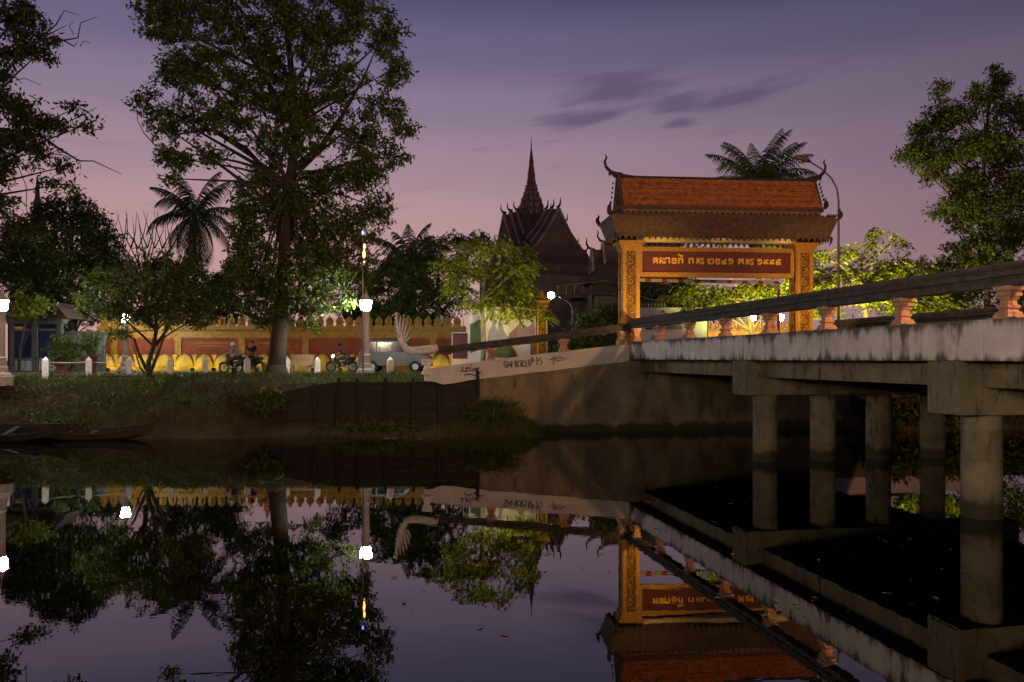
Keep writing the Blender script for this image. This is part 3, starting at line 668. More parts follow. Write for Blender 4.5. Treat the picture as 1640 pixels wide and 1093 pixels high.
# band of upright leaves above the eave
rx0, rx1 = GC[0]-.60, GC[1]+.66
MB().box(gl(rx0+.05, -ey+.32, 9.70), gl(rx1-.05, ey-.32, 10.1)).build('frieze_core', 'finial', gate)
fz = MB().box(gl(rx0-.02, -ey+.10, 9.74), gl(rx1+.02, ey-.10, 9.86)).box(gl(rx0-.02, -ey+.14, 10.03), gl(rx1+.02, ey-.14, 10.20)).build('frieze', 'roof_trim', gate)
lf = MB().prism([(-.135, .19), (-.13, .10), (-.05, .03), (-.02, -.03), (.02, -.03), (.05, .03), (.13, .10), (.135, .19)], (0, -.03, 0), (1, 0, 0), (0, 0, 1), (0, .06, 0)).mesh('frieze_leaf')
for i in range(36):
    x = lerp(rx0+.1, rx1-.1, (i+.5)/36)
    for y in (-ey+.2, ey-.2): put('frieze_leaf', lf, 'frieze_paint', fz, loc=gl(x, y, 9.87))
# steep tiled roof, six courses a side, slightly dished towards the ridge
zr0, zr1, hr = 10.18, 11.56, .86
roof = MB().prism([(-hr+.06, 0), (hr-.06, 0), (.14, zr1-zr0-.05), (-.14, zr1-zr0-.05)], gl(rx0+.18, 0, zr0), (0, 1, 0), (0, 0, 1), (rx1-rx0-.36, 0, 0)).build('roof', 'roof_trim', gate)
for side in (-1, 1):
    for c_ in range(5):
        f0, f1 = c_/5, (c_+1)/5+.03
        mb = MB(); x = rx0+.16; k = 0
        y0, y1 = side*lerp(hr, .10, f0**.93), side*lerp(hr, .10, min(1, f1)**.93); z0, z1 = lerp(zr0, zr1, f0), lerp(zr0, zr1, min(1, f1))
        while x < rx1-.2:
            dz = random.uniform(-.012, .02); w = .128
            nrm = Vector((0, side*(z1-z0), abs(y0-y1))).normalized()
            a, b_ = Vector((x, y0, z0-H0+dz)), Vector((x, y1, z1-H0+dz)); h = nrm*.10
            wv = Vector((w-.014, 0, 0))
            mb.add([a, a+wv, b_+wv, b_, a+h, a+wv+h, b_+wv+h*.3, b_+h*.3], [(0, 1, 5, 4), (1, 2, 6, 5), (3, 0, 4, 7), (4, 5, 6, 7), (2, 3, 7, 6)])
            x += w; k += 1
        tag(mb.build('tile_course', 'tile', roof), kind='stuff')
rp = []
for i in range(25):
    t_ = i/24; e_ = abs(t_-.5)*2; rp.append(gl(lerp(rx0-.05, rx1+.05, t_), 0, zr1+.02+.30*max(0, e_-.78)**1.6*6))
MB().tube(rp, .13, 6).build('ridge', 'finial', roof)
for s_, xe in ((-1, rx0), (1, rx1)):
    gb = MB()
    gb.prism([(-hr-.08, -.1), (hr+.08, -.1), (.16, zr1-zr0+.12), (-.16, zr1-zr0+.12)], gl(xe+(.02 if s_ < 0 else -.14), 0, zr0), (0, 1, 0), (0, 0, 1), (.12, 0, 0))
    gb_o = gb.build('gable_board', 'roof_trim', roof)
    fl = MB()
    for k in range(7):
        for sd in (-1, 1):
            yy, zz = sd*lerp(hr+.05, .22, k/7), lerp(zr0, zr1, k/7)
            fl.prism([(-.10, 0), (.05, .0), (.07, .13)], gl(xe+s_*.05, yy, zz), (0, sd, 0), (0, 0, 1), (s_*.05, 0, 0))
    fl.build('gable_flame', 'finial', gb_o)
    top = gl(xe, 0, zr1+.12)
    D = Vector((s_, 0, 0)); U = Vector((0, 0, 1))
    MB().tube([top-D*.25, top+D*.02+U*.05, top+D*.25+U*.18, top+D*.48+U*.42, top+D*.53+U*.66, top+D*.44+U*.84, top+D*.52+U*1.0], [.17, .15, .09, .07, .06, .045, .012], 8, flat=.6).prism([(0, 0), (.10, -.16), (.16, .02)], top+D*.2+U*.13, D, U, (0, .06, 0)).build('ridge_horn', 'finial', roof, True)
    for (xx, yy, zz, h) in ((xe+s_*.05, -hr-.02, zr0+.05, .45), (xe+s_*.52, -ey-.28, 9.70, .44), (xe+s_*.52, ey+.28, 9.70, .44), (xe+s_*.05, hr+.02, zr0+.05, .45)):
        p_ = gl(xx, yy, zz); MB().tube([p_-U*.05, p_+U*.1+D*.09, p_+U*h*.5+D*.10, p_+U*h*.75+D*.02, p_+U*h+D*.08], [.08, .11, .085, .05, .01], 7, flat=.55).build('corner_flame', 'finial', eave_o, True)
    for k in range(4):
        p_ = gl(xe+s_*(.02+.13*k), -ey-.15, 9.74-.0*k); MB().prism([(-.07, 0), (.07, 0), (.10, .16), (.02, .11)], p_, D, U, (0, .06, 0)).build('cornice_curl', 'finial', eave_o)
    pd = gl(xe+s_*.22, -ey-.1, 8.72); MB().tube([pd+U*.14, pd+D*.04, pd-U*.16, pd-U*.30-D*.08], [.06, .07, .04, .01], 6).build('eave_pendant', 'finial', eave_o)

# ------------------------------------------------------------------ lamps and lights of the place, plus added fill posts
emis('lamp_glass', (.90, .97, .93), 420.0)
emis('lamp_glass_far', (.88, .96, .95), 240.0)
emis('lamp_glass_fill', (1.0, .77, .50), 1250.0)  # glow of the added fill posts on the near bank
emis('flood_lens', (1.0, .68, .22), 14.0, False)
emis('flame_led', (1.0, .45, .10), 7.0, False)
emis('blue_led', (.25, .25, 1.0), 4.0, False)
emis('head_light', (1.0, .95, .9), 14.0, False)
emis('tail_light', (1.0, .10, .08), 3.0, False)
emis('sodium_lens', (1.0, .55, .25), 60.0, False)
def lamp_post(label, loc, h=3.5, glass='lamp_glass', group='white lantern posts along the promenade'):
    t = thing('lamp_post', label, 'lamp post', loc, group=group); s = h/3.5
    MB().lathe([(.50, -.3), (.50, .10), (.44, .13), (.42, .22), (.30, .30), (.27, .45), (.30, .50), (.22, .56), (.19, .85), (.24, .90), (.17, .98), (.165, 1.0)], n=8).build('pedestal', 'lamp_stone', t)
    MB().lathe([(.165, 1.0), (.165, 2.95*s), (.20, 3.0*s), (.17, 3.05*s), (.22, 3.10*s)], n=8).build('shaft', 'lamp_stone', t)
    hd = 3.10*s
    MB().lathe([(.17, hd), (.24, hd+.12), (.28, hd+.44), (.27, hd+.47)], n=8).build('lantern', glass, t)
    cp = MB().lathe([(.33, hd+.47), (.34, hd+.51), (.20, hd+.60), (.12, hd+.70), (.13, hd+.74), (.06, hd+.80), (.07, hd+.86), (.02, hd+1.0), (.004, hd+1.28)], n=8).build('lantern_cap', 'lamp_stone', t)
    return t
lamp_post('white stone lantern post lit bright between the big tree and the naga', (gx(586, 37.6), 37.6, 2.56), 3.4)
lamp_post('lit lantern post cut off by the left edge, before the blue gate', (gx(2, 34.8), 34.8, 2.42), 3.35)
lamp_post('lantern post standing behind the multi stemmed shrub', (gx(201, 46.5), 46.5, GZ), 3.25, 'lamp_glass_far')
nbk = MB(); 
nbk.prism([(-60, 2.35), (-2.6, 2.35), (-1.4, 1.4), (-.6, -.4), (-60, -.4)], (-120, 0, 0), (0, 1, 0), (0, 0, 1), (240, 0, 0))
tag(nbk.build('riverbank', 'soil'), kind='structure')
for X_, Y_, w_ in ((-15, -4.0, 'left'), (-6, -4.5, 'middle'), (3.5, -4.5, 'right')):  # unseen posts added to brighten the bridge side and far bank
    lamp_post('added unseen warm fill lantern post on the near bank behind the viewer, %s one' % w_, (X_, Y_, 2.34), 3.5, 'lamp_glass_fill')
# tall thin mast with flame-like light behind the central lantern
mast = thing('flame_mast', 'slim mast topped by an orange flame light and a blue light', 'light mast', (gx(581, 36.7), 36.7, 2.45))
MB().tube([(0, 0, -.2), (0, 0, 4.6)], [.05, .035], 8).build('pole', 'grey_metal', mast)
zz = CZ+(HY-418)*36.7/F-2.45
MB().tube([(0, 0, 4.55), (0, 0, zz+1.25)], [.022, .012], 6).build('rod', 'grey_metal', mast)
for (dx, dz, r, h) in ((.07, -.1, .035, .10), (.06, .12, .07, .40), (.08, .54, .05, .26)): MB().lathe([(.01, dz), (r, dz+h*.3), (r*.8, dz+h*.7), (.01, dz+h)], (dx, 0, zz), 8).build('flame_lamp', 'flame_led', mast)
MB().lathe([(.01, 0), (.05, .05), (.05, .14), (.01, .2)], (0, 0, zz+1.2), 6).build('tip_lamp', 'blue_led', mast)
def curved_lamp(label, loc, h, reach, az, lens=None, r=.055, mt='pole_metal', light=None, head=True):
    t = thing('street_lamp', label, 'street lamp', loc)
    d = Vector((math.cos(az), math.sin(az), 0)); U = Vector((0, 0, 1))
    pts = [U*0, U*h*.45, U*(h*.80), U*(h*.86)+d*.05*reach, U*(h*.915)+d*.24*reach, U*(h*.965)+d*.60*reach, U*h+d*reach]
    MB().tube(pts, [r*1.25, r*1.1, r*.9, r*.8, r*.75, r*.7, r*.65], 8).build('pole', mt, t, True)
    MB().lathe([(.13, 0), (.13, .02), (.09, .05), (.09, .35), (.06, .38)], n=10).build('pole_base', mt, t)
    e = U*h+d*reach
    if head:
        k = (d*.85+U*.22).normalized(); hs = 1.0 if r > .05 else .7
        hd = MB().tube([e-k*.1, e+k*.05, e+k*.3*hs, e+k*.62*hs, e+k*.78*hs], [.05, .09*hs, .15*hs, .14*hs, .03], 10, flat=1.25).build('lamp_head', mt, t, True)
        MB().tube([e+k*.3*hs-U*.09*hs, e+k*.45*hs-U*.15*hs, e+k*.62*hs-U*.10*hs], [.06, .10*hs, .05], 8).build('lens', lens or 'grey_metal', hd, True)
    return t
p_ = Vector((gx(1343, 38.8), 38.8, 3.6))
hh = (HY-252)*p_.y/F+CZ-3.85
curved_lamp('tall curved street lamp rising behind the right end of the tiled gate', p_, hh, 1.55, R(188))
lt = curved_lamp('slim curved lamp burning bluish white above the lit bushes', (gx(917, 50), 50, GZ), 4.7, 1.0, R(180), 'lamp_glass_far', .04)
e = Vector((gx(917, 50)-1.35, 50, GZ+4.75))
MB().lathe([(.02, -.22), (.17, -.14), (.22, 0), (.17, .14), (.02, .22)], e, 12).build('lamp_globe', 'lamp_glass_far', lt, True, world=True)
# sodium street lamp of the same curved type on the bridge's right kerb, on the near half of the deck
p_ = bl2w(BW-.5, -27.5, 3.9)
sl_ = curved_lamp('curved sodium street lamp burning over the near half of the bridge', p_, 8.5, 1.9, R(188), 'sodium_lens', .06)
lamp('sodium_light', 'SPOT', (p_.x-2.4, p_.y-.35, p_.z+8.3), 12000, (1.0, .46, .20), sl_, (p_.x-9, p_.y+16, 3.5), .5, 150, .7)
# white posts lit beyond the gate
for px, Y, lab in ((1205, 58, 'white lamp post glowing behind the bridge balusters, left of two'), (1250, 66, 'small white lamp glowing behind the bridge balusters near the gate column')):
    t = thing('lamp_post', lab, 'lamp post', (gx(px, Y), Y, GZ)); z = CZ+(HY-509)*Y/F-GZ
    MB().tube([(0, 0, 0), (0, 0, z-.25)], [.13, .10], 8).build('shaft', 'white_paint', t)
    MB().lathe([(.02, -.28), (.2, -.2), (.3, 0), (.24, .2), (.02, .28)], (0, 0, z), 10).build('lamp_globe', 'lamp_glass_far', t, True)
# floodlights: squat housings on the ground with a glowing lens
def flood(label, loc, target, energy, color=(1.0, .66, .20), angle=100, group='yellow floodlights on the ground', k=1.0):
    t = thing('flood_light', label, 'floodlight', loc, group=group)
    d = (Vector(target)-Vector(loc)); az = math.atan2(d.y, d.x); el = math.atan2(d.z, math.hypot(d.x, d.y))
    rot = Matrix.Rotation(az, 3, 'Z') @ Matrix.Rotation(-el, 3, 'Y'); c = Vector((0, 0, .24*k))
    MB().cbox(c, (.16*k, .34*k, .24*k), rot).build('housing', 'dark_metal', t)
    MB().cbox(c+rot @ Vector((.09*k, 0, 0)), (.02*k, .28*k, .18*k), rot).build('lens', 'flood_lens', t)
    MB().box((-.05*k, -.2*k, 0), (.05*k, .2*k, .03*k)).box((-.03*k, -.19*k, .03*k), (.03*k, -.175*k, .26*k)).box((-.03*k, .175*k, .03*k), (.03*k, .19*k, .26*k)).build('bracket', 'dark_metal', t)
    lamp('flood_beam', 'SPOT', Vector(loc)+c+rot @ Vector((.13, 0, 0)), energy*4.5, color, t, target, .12*k, angle, .8)
    return t

# ------------------------------------------------------------------ temple boundary wall
WY = 50.0; WX0, WX1 = gx(158, WY), gx(746, WY)
tw = thing('temple_wall', 'terracotta temple wall with gold cornice, crenels and yellow lotus petals', 'wall', ((WX0+WX1)/2, WY, GZ))
cx0 = (WX0+WX1)/2; tl = lambda x, y, z: Vector((x-cx0, y, z))
MB().box(tl(WX0, 0, -.2), tl(WX1, .4, 2.12)).build('wall', 'terracotta', tw)
MB().box(tl(WX0, -.06, 2.12), tl(WX1, .42, 2.36)).box(tl(WX0, -.14, 2.36), tl(WX1, .45, 2.46)).box(tl(WX0, -.10, 2.46), tl(WX1, .44, 2.60)).box(tl(WX0, -.20, 2.60), tl(WX1, .48, 2.70)).box(tl(WX0, -.26, 2.70), tl(WX1, .5, 2.79)).build('cornice', 'wall_gold', tw)
fr = MB(); x = WX0+.05
while x < WX1-.1:
    fr.prism([(-.075, 0), (.075, 0), (0, -.16)], tl(x, -.08, 2.125), (1, 0, 0), (0, 0, 1), (0, .06, 0)); x += .155
tag(fr.build('fringe', 'wall_gold', tw), kind='stuff')
dn = MB(); x = WX0+.05
while x < WX1-.1:
    dn.cbox(tl(x, -.15, 2.53), (.09, .10, .10)); x += .18
tag(dn.build('dentils', 'wall_gold', tw), kind='stuff')
pil = MB().box((-.19, -.10, -.1), (.19, .02, 2.12)).box((-.24, -.13, 1.92), (.24, .0, 2.10)).box((-.26, -.15, -.1), (.26, .0, .25)).mesh('pilaster')
px = 388-2*102
while px < 745:
    if px > 160: put('pilaster', pil, 'wall_gold', tw, loc=tl(gx(px, WY), 0, 0))
    px += 102
mer = MB().prism([(-.24, 0), (-.24, .08), (-.19, .10), (-.22, .22), (-.24, .36), (-.17, .50), (-.09, .56), (-.03, .62), (0, .72), (.03, .62), (.09, .56), (.17, .50), (.24, .36), (.22, .22), (.19, .10), (.24, .08), (.24, 0)], (0, -.06, 0), (1, 0, 0), (0, 0, 1), (0, .16, 0))
mer.lathe([(.10, .12), (.12, .16), (.08, .24), (.09, .32), (.05, .36), (.065, .42), (.04, .48), (.005, .52)], (0, -.09, 0), 8)
mer = mer.mesh('crenel')
x = WX0+.3; k = 0
while x < WX1-.2:
    put('crenel', mer, 'wall_gold', tw, loc=tl(x, .1, 2.79)); x += .617; k += 1
# lotus petals standing along the foot of the wall
pet = MB(); n = 10
rings = []
for j in range(7):
    v_ = j/6; y_ = -.30-.22*math.sin(math.pi*(.25+.6*v_)); hw = .56*math.cos(v_*math.pi/2)**.42 if v_ < 1 else .05
    rings.append([Vector((lerp(-hw, hw, i/n), y_+.12*(2*i/n-1)**2, .22+.80*v_)) for i in range(n+1)])
pet.loft(rings, caps=False, closed=False)
rim = [Vector((r[0].x, r[0].y-.01, r[0].z)) for r in rings]+[Vector((r[-1].x, r[-1].y-.01, r[-1].z)) for r in reversed(rings)]
pet.tube(rim, .028, 5); pet = pet.mesh('lotus_petal')
cap_ = MB().loft([[Vector((sx*lerp(.22, .02, j/4), -.12-.05*j/4+.0, .98+.11*math.sin(j/4*1.57)))+Vector((0, yy, 0)) for sx, yy in ((-1, 0), (0, -.14), (1, 0), (0, .1))] for j in range(5)]).mesh('petal_cap')
between = MB().prism([(-.16, 1.02), (.16, 1.02), (.06, .72), (.035, .25), (-.035, .25), (-.06, .72)], (0, -.30, 0), (1, 0, 0), (0, 0, 1), (0, .06, 0)).mesh('petal_stem')
MB().box(tl(WX0, -.62, -.2), tl(WX1, -.005, .24)).build('plinth', 'petal_paint', tw)
x = WX0+.6; k = 0
while x < WX1-.5:
    put('lotus_petal', pet, 'petal_paint', tw, True, loc=tl(x, 0, 0)); put('petal_stem', between, 'petal_paint', tw, loc=tl(x+.615, 0, 0)); x += 1.23; k += 1
# faint inscriptions on two panels
for px in (318, 425):
    mb = MB()
    for r_ in range(2):
        x = -1.0+.25*r_
        while x < 1.1-.3*r_:
            w = random.uniform(.05, .12); mb.box(tl(gx(px+18, WY)+x, -.012, 1.72-.19*r_), tl(gx(px+18, WY)+x+w, .004, 1.80-.19*r_+random.uniform(-.03, .02))); x += w+.05
    mb.build('inscription', 'wall_gold', tw)
# its floodlights, one in front of every few petals
spots = [(172, 'at the grey wall end'), (205, 'behind the hidden lantern post'), (240, 'behind the shrub stems'), (275, 'right of the shrub stems'), (308, 'left of the parked motorbikes'), (342, 'just left of the seated rider'), (374, 'behind the seated rider'), (412, 'behind the standing man'),
         (466, 'behind the bench, left'), (500, 'behind the bench, right'), (545, 'behind the riding motorbike'), (690, 'right of the naga'), (722, 'below the notice board')]
for px, nm in spots:
    X = gx(px, WY-1.1)
    flood('small yellow floodlight at the temple wall foot ' + nm, (X, WY-1.1, GZ-.06), (X+random.uniform(-.2, .2), WY, GZ+1.3), (4.6 if px < 430 else (1.8 if px < 600 else 3.6))*random.uniform(.45, 1.25), angle=150, group='floodlights along the temple wall', k=.7)
# second stretch of the wall, beyond the bridge
W2 = 62.0; a0, a1 = gx(1133, W2), gx(1290, W2)
tw2 = thing('temple_wall', 'gold crenellated wall top seen between the bridge balusters', 'wall', ((a0+a1)/2, W2, GZ)); cx2 = (a0+a1)/2
zc = CZ+(HY-528)*W2/F-GZ
MB().box((a0-cx2, 0, -.2), (a1-cx2, .4, zc-.6)).build('wall', 'terracotta', tw2)
MB().box((a0-cx2, -.1, zc-.6), (a1-cx2, .4, zc-.3)).box((a0-cx2, -.18, zc-.3), (a1-cx2, .45, zc-.15)).box((a0-cx2, -.1, zc-.15), (a1-cx2, .4, zc)).build('cornice', 'wall_gold', tw2)
x = a0+.3
while x < a1-.2: put('crenel', mer, 'wall_gold', tw2, loc=(x-cx2, .1, zc)); x += .6
for i, px in enumerate((1165, 1225)): flood('yellow floodlight below the crenels behind the bridge, %s' % ('left one' if i == 0 else 'right one'), (gx(px, W2-2.4), W2-2.4, GZ), (gx(px, W2), W2, GZ+zc-.1), 260, angle=130)

# ------------------------------------------------------------------ street furniture
bo = MB().lathe([(.13, -.2), (.13, .70), (.10, .74), (.004, .86)], sq=True).mesh('bollard')
bolls = [(73, 36.6, 'beside the left lantern post'), (142, 37.4, 'in front of the terracotta pots'), (207, 38.0, 'left of the shrub stems, before the hidden lantern post'), (273, 38.6, 'right of the shrub stems'), (329, 39.2, 'halfway between shrub and parked motorbike'),
         (396, 38.6, 'before the parked motorbike'), (459, 38.4, 'hard right of the big trunk'), (508, 38.2, 'at the right end of the bench'), (625, 37.8, 'between lantern post and naga')]
for px, Y, w in bolls:
    o = put('bollard', bo, 'bollard_paint', None, loc=(gx(px, Y), Y, GZ), rot=(0, 0, R(random.uniform(20, 32)))); tag(o, 'white pointed bollard ' + w, 'bollard', 'bollards along the promenade')
cab = []
for i in range(3):
    a, b = (Vector((gx(bolls[i+j][0], bolls[i+j][1]), bolls[i+j][1], GZ+.62)) for j in (0, 1))
    cab.append((a, b))
for i, (a, b) in enumerate(cab[:2]):
    o = MB().tube([a.lerp(b, t/6)-Vector((0, 0, .05*math.sin(t/6*3.14))) for t in range(7)], .018, 5).build('barrier_cable', 'pink_white'); tag(o, 'thin pale cable strung from the %s left bollard to the next' % ('first', 'second')[i], 'cable')
# bench
bn = thing('park_bench', 'orange brown slab bench with solid backrest right of the big trunk', 'bench', (gx(482, 41), 41, GZ), R(-2))
MB().box((-.62, -.22, .42), (.62, .22, .49)).build('seat', 'bench_wood', bn)
MB().box((-.58, .22, .50), (.58, .28, .98)).build('backrest', 'bench_wood', bn)
for sx in (-1, 1): MB().box((sx*.42-.05, -.18, -.05), (sx*.42+.05, .18, .42)).build('leg', 'bench_wood', bn)
# terracotta planters with palms-like plants by the blue gate
def planter(label, px, Y, r, h, n, ln):
    t = thing('potted_plant', label, 'potted plant', (gx(px, Y), Y, GZ))
    MB().lathe([(r*.62, -.05), (r*.66, .05), (r*.95, h-.08), (r*1.05, h-.06), (r*1.05, h), (r*.9, h), (r*.88, h-.06)], n=16).build('pot', 'terracotta_pot', t, True)
    P = rng.normal(size=(n, 3))*np.array([r*.75, r*.6, .45])+np.array([0, 0, h+.5]); P = P+np.array(WM[t].translation)
    leaf_mesh('leaves', P, ln, 'leaf_mid', t, droop=.1)
    MB().tube([(0, 0, h-.1), (.05, 0, h+.6)], .04, 6).build('stem', 'bark', t)
planter('bushy green plant in a wide terracotta pot before the blue gate', 103, 42, .50, .62, 900, .22)
planter('dark leafy plant in a terracotta jar under the shrub crown', 143, 42.5, .42, .95, 400, .22)
# clump of pale spiky leaves by the big trunk
ag = thing('agave_plant', 'spiky yellow green plant left of the big trunk', 'plant', (gx(424, 40.5), 40.5, GZ)); mb = MB()
for i in range(16):
    a = i*2.4; e_ = random.uniform(.5, 1.3); d = Vector((math.cos(a)*math.cos(e_), math.sin(a)*math.cos(e_), math.sin(e_))); s_ = Vector((-d.y, d.x, 0)).normalized()*.05
    mb.add([s_*-1, s_, d*.45+s_*.7, d*.45-s_*.7, d*random.uniform(.7, 1.0)], [(0, 1, 2, 3), (3, 2, 4)])
mb.build('leaves', 'leaf_lime', ag)

# blue gated entrance on the far left
gy = 47.0
gh = thing('entrance_gate', 'grey framed gate with two blue barred doors at the far left', 'gate', (gx(58, gy), gy, GZ)); e_ = lambda px, y, py: Vector((gx(px, gy)-gx(58, gy), y, CZ+(HY-py)*gy/F-GZ))
for a, b in ((18, 24), (53, 62), (93, 100)): MB().box(e_(a, -.15, 600), e_(b, .15, 519)).build('post', 'grey_wall', gh)
for a, b in ((25, 52), (63, 92)):
    d_ = MB().box(e_(a, -.03, 573), e_(b, .03, 530)).build('door', 'blue_door', gh)
    mb = MB()
    for i in range(9): x = lerp(a+1, b-1, i/8); mb.box(e_(x-.35, -.07, 572), e_(x+.35, -.035, 531))
    for y in (535, 545, 556, 567): mb.box(e_(a, -.085, y+.5), e_(b, -.055, y-.5))
    mb.build('grille', 'dark_metal', d_)
    MB().box(e_(a, -.05, 529.6), e_(b, .05, 527)).box(e_(a, -.05, 577), e_(b, .05, 574)).build('door_frame', 'grey_metal', d_)
    lowr = MB()
    for i in range(10): x = lerp(a+1, b-1, i/9); lowr.box(e_(x-.7, -.03, 594), e_(x+.7, .03, 578))
    lowr.build('low_bars', 'white_paint', gh)
MB().box(e_(14, -.25, 519), e_(104, .3, 514)).box(e_(12, -.4, 514), e_(106, .4, 511)).build('lintel', 'grey_wall', gh)
MB().prism([(-2.4, 0), (2.4, 0), (1.6, .9), (-1.6, .9)], e_(58, -1.0, 511), (1, 0, 0), (0, 0, 1), (0, 2, 0)).build('roof', 'roof_trim', gh)
MB().box(e_(25, -.12, 527), e_(40, -.06, 523.5)).build('name_plate', 'petal_paint', gh)
gwl = thing('boundary_wall', 'plain grey wall between the blue gate and the gold temple wall', 'wall', (gx(132, 48), 48, GZ))
MB().box((gx(101, 48)-gx(132, 48), 0, -.1), (gx(166, 48)-gx(132, 48), .3, 2.3)).build('wall', 'grey_wall', gwl); MB().box((gx(101, 48)-gx(132, 48)-.05, -.08, 2.3), (gx(166, 48)-gx(132, 48)+.05, .38, 2.42)).build('coping', 'grey_wall', gwl)

# billboard with a temple picture, small notice board, second gold pillar
bb = thing('billboard', 'large pale billboard picturing temple towers beside the gold pillar', 'billboard', (gx(805, 44), 44, GZ)); bY = 44; q = lambda px, y, py: Vector((gx(px, bY)-gx(805, bY), y, CZ+(HY-py)*bY/F-GZ))
pan = MB().box(q(751, -.04, 590), q(858, .04, 492)).build('panel', 'banner_pale', bb)
def pic(poly, m, y=-.046): MB().prism([(q(x, 0, yy).x, q(x, 0, yy).z) for x, yy in poly], (0, y, 0), (1, 0, 0), (0, 0, 1), (0, .004, 0)).build('picture_shape', m, pan)
pic([(781, 542), (783, 530), (788, 522), (790, 514), (793, 522), (797, 530), (799, 518), (801, 510), (804, 518), (807, 530), (812, 538), (816, 544)], 'ink_grey', -.0461)
pic([(812, 545), (815, 535), (823, 528), (830, 520), (834, 513), (838, 520), (845, 524), (856, 516), (857, 545)], 'ink_mauve', -.0462)
pic([(781, 545), (781, 541), (857, 544), (857, 552), (781, 550)], 'ink_grey', -.0463)
pic([(785, 573), (790, 562), (800, 556), (810, 550), (820, 555), (826, 564), (830, 574)], 'ink_green', -.0464)
pic([(753, 520), (770, 512), (771, 560), (753, 566)], 'ink_green', -.0465)
pic([(781, 580), (781, 574), (857, 574), (857, 580)], 'cream', -.0466)
for px in (754, 776, 856): MB().tube([q(px, .1, 600), q(px, .1, 494)], .06, 6).build('post', 'grey_metal', bb)
nbd = thing('notice_board', 'dark maroon notice board on a cream base left of the billboard', 'notice board', (gx(740, 44.5), 44.5, GZ)); q2 = lambda px, y, py: Vector((gx(px, 44.5)-gx(740, 44.5), y, CZ+(HY-py)*44.5/F-GZ))
MB().box(q2(724, -.3, 598), q2(757, .3, 575)).build('base', 'cream', nbd); MB().box(q2(725, -.05, 574.8), q2(749, .05, 534)).build('board', 'maroon', nbd)
MB().box(q2(723.5, -.07, 575), q2(725, .07, 533)).box(q2(749, -.07, 575), q2(750.5, .07, 533)).box(q2(725, -.07, 534), q2(749, .07, 532.5)).build('board_frame', 'pink_white', nbd)
gp = thing('gate_pillar', 'carved gold pillar with square capital right of the billboard', 'pillar', (gx(868, 43), 43, GZ)); ph_ = CZ+(HY-492)*43/F-GZ
c = MB().box((-.26, -.26, -.1), (.26, .26, ph_)).build('shaft', 'gold_dark', gp)
MB().box((-.29, -.30, 0), (-.19, -.24, ph_)).box((.19, -.30, 0), (.29, -.24, ph_)).build('border', 'gold', c)
for i in range(7): put('scroll', scroll[i % 2], 'gold', c, True, loc=(0, -.28, .4+i*.44), scale=(.8, 1, .95))
MB().lathe([(.30, ph_), (.36, ph_+.06), (.30, ph_+.12), (.44, ph_+.22), (.46, ph_+.34), (.30, ph_+.40), (.20, ph_+.55), (.05, ph_+.9)], sq=True).build('capital', 'gold', c)
MB().box((-.62, -.2, -.1), (-.30, .2, ph_*.55)).build('side_post', 'gold_dark', gp)
# pale banner wall behind the gate opening
bn2 = thing('event_banner', 'long bluish white printed banner behind the gate opening', 'banner', (gx(1075, 48), 48, GZ)); q3 = lambda px, y, py: Vector((gx(px, 48)-gx(1075, 48), y, CZ+(HY-py)*48/F-GZ))
pn = MB().box(q3(1012, -.02, 556), q3(1132, .02, 493)).build('sheet', 'banner_blue', bn2)
def pic3(poly, m, y): MB().prism([(q3(x, 0, yy).x, q3(x, 0, yy).z) for x, yy in poly], (0, y, 0), (1, 0, 0), (0, 0, 1), (0, .004, 0)).build('picture_shape', m, pn)
pic3([(1063, 528), (1064, 520), (1074, 517), (1080, 521), (1090, 516), (1094, 528)], 'ink_grey', -.026)
pic3([(1034, 528), (1034, 523), (1044, 523), (1044, 528)], 'ink_dark', -.0262); pic3([(1012, 512), (1012, 498), (1060, 496), (1132, 500), (1132, 512)], 'banner_pale', -.0264)
pic3([(1040, 545), (1046, 535), (1052, 545)], 'ink_grey', -.0266)
for px in (1014, 1073, 1130): MB().tube([q3(px, .08, 600), q3(px, .08, 492)], .05, 6).build('post', 'grey_metal', bn2)
lt_ = MB()
for i in range(9):
    x = 1022+i*5.2; lt_.box(q3(x, -.03, 492.4), q3(x+1.1, .03, 485)); lt_.box(q3(x, -.03, 488.9), q3(x+3, .03, 488))
lt_.build('top_letters', 'pink_white', bn2)
nt_ = thing('notice_board', 'small mauve placard below the crenels behind the bridge', 'notice board', (gx(1123, 55), 55, GZ)); q4 = lambda px, y, py: Vector((gx(px, 55)-gx(1123, 55), y, CZ+(HY-py)*55/F-GZ))
MB().box(q4(1113, -.03, 548), q4(1132, .03, 534)).build('board', 'ink_mauve', nt_); MB().tube([q4(1123, .05, 600), q4(1123, .05, 536)], .05, 6).build('post', 'white_paint', nt_)
# height-limit frame, striped red and white
hf = thing('height_barrier', 'red and white striped height limit frame under the name board', 'height barrier', bl2w(.9, 2.4, 3.75), BR)
hz = CZ+(HY-446.5)*38.6/F-3.75
mb_r, mb_w = MB(), MB()
for i in range(18):
    a, b = (i//2)*.84+(.55 if i % 2 else 0), (i//2)*.84+(.84 if i % 2 else .55); (mb_r if i % 2 else mb_w).box((a, -.07, hz-.15), (b, .07, hz))
for x_, sl in ((-.02, -.36), (7.56, 0)):
    for i in range(9):
        a, b = hz-.12-(hz-.12)*i/9, hz-.12-(hz-.12)*(i+1)/9
        f = lambda z: x_+sl*(1-z/hz)
        (mb_w if i % 3 == 0 else mb_r).loft([[Vector((f(z)+dx, dy, z)) for dx, dy in ((-.05, -.05), (.05, -.05), (.05, .05), (-.05, .05))] for z in (b, a)])
mb_r.build('red_section', 'red_stripe', hf); mb_w.build('white_section', 'pink_white', hf)
MB().tube([(-.30, .1, .9), (.45, .6, 0)], .035, 6).build('brace', 'red_stripe', hf)
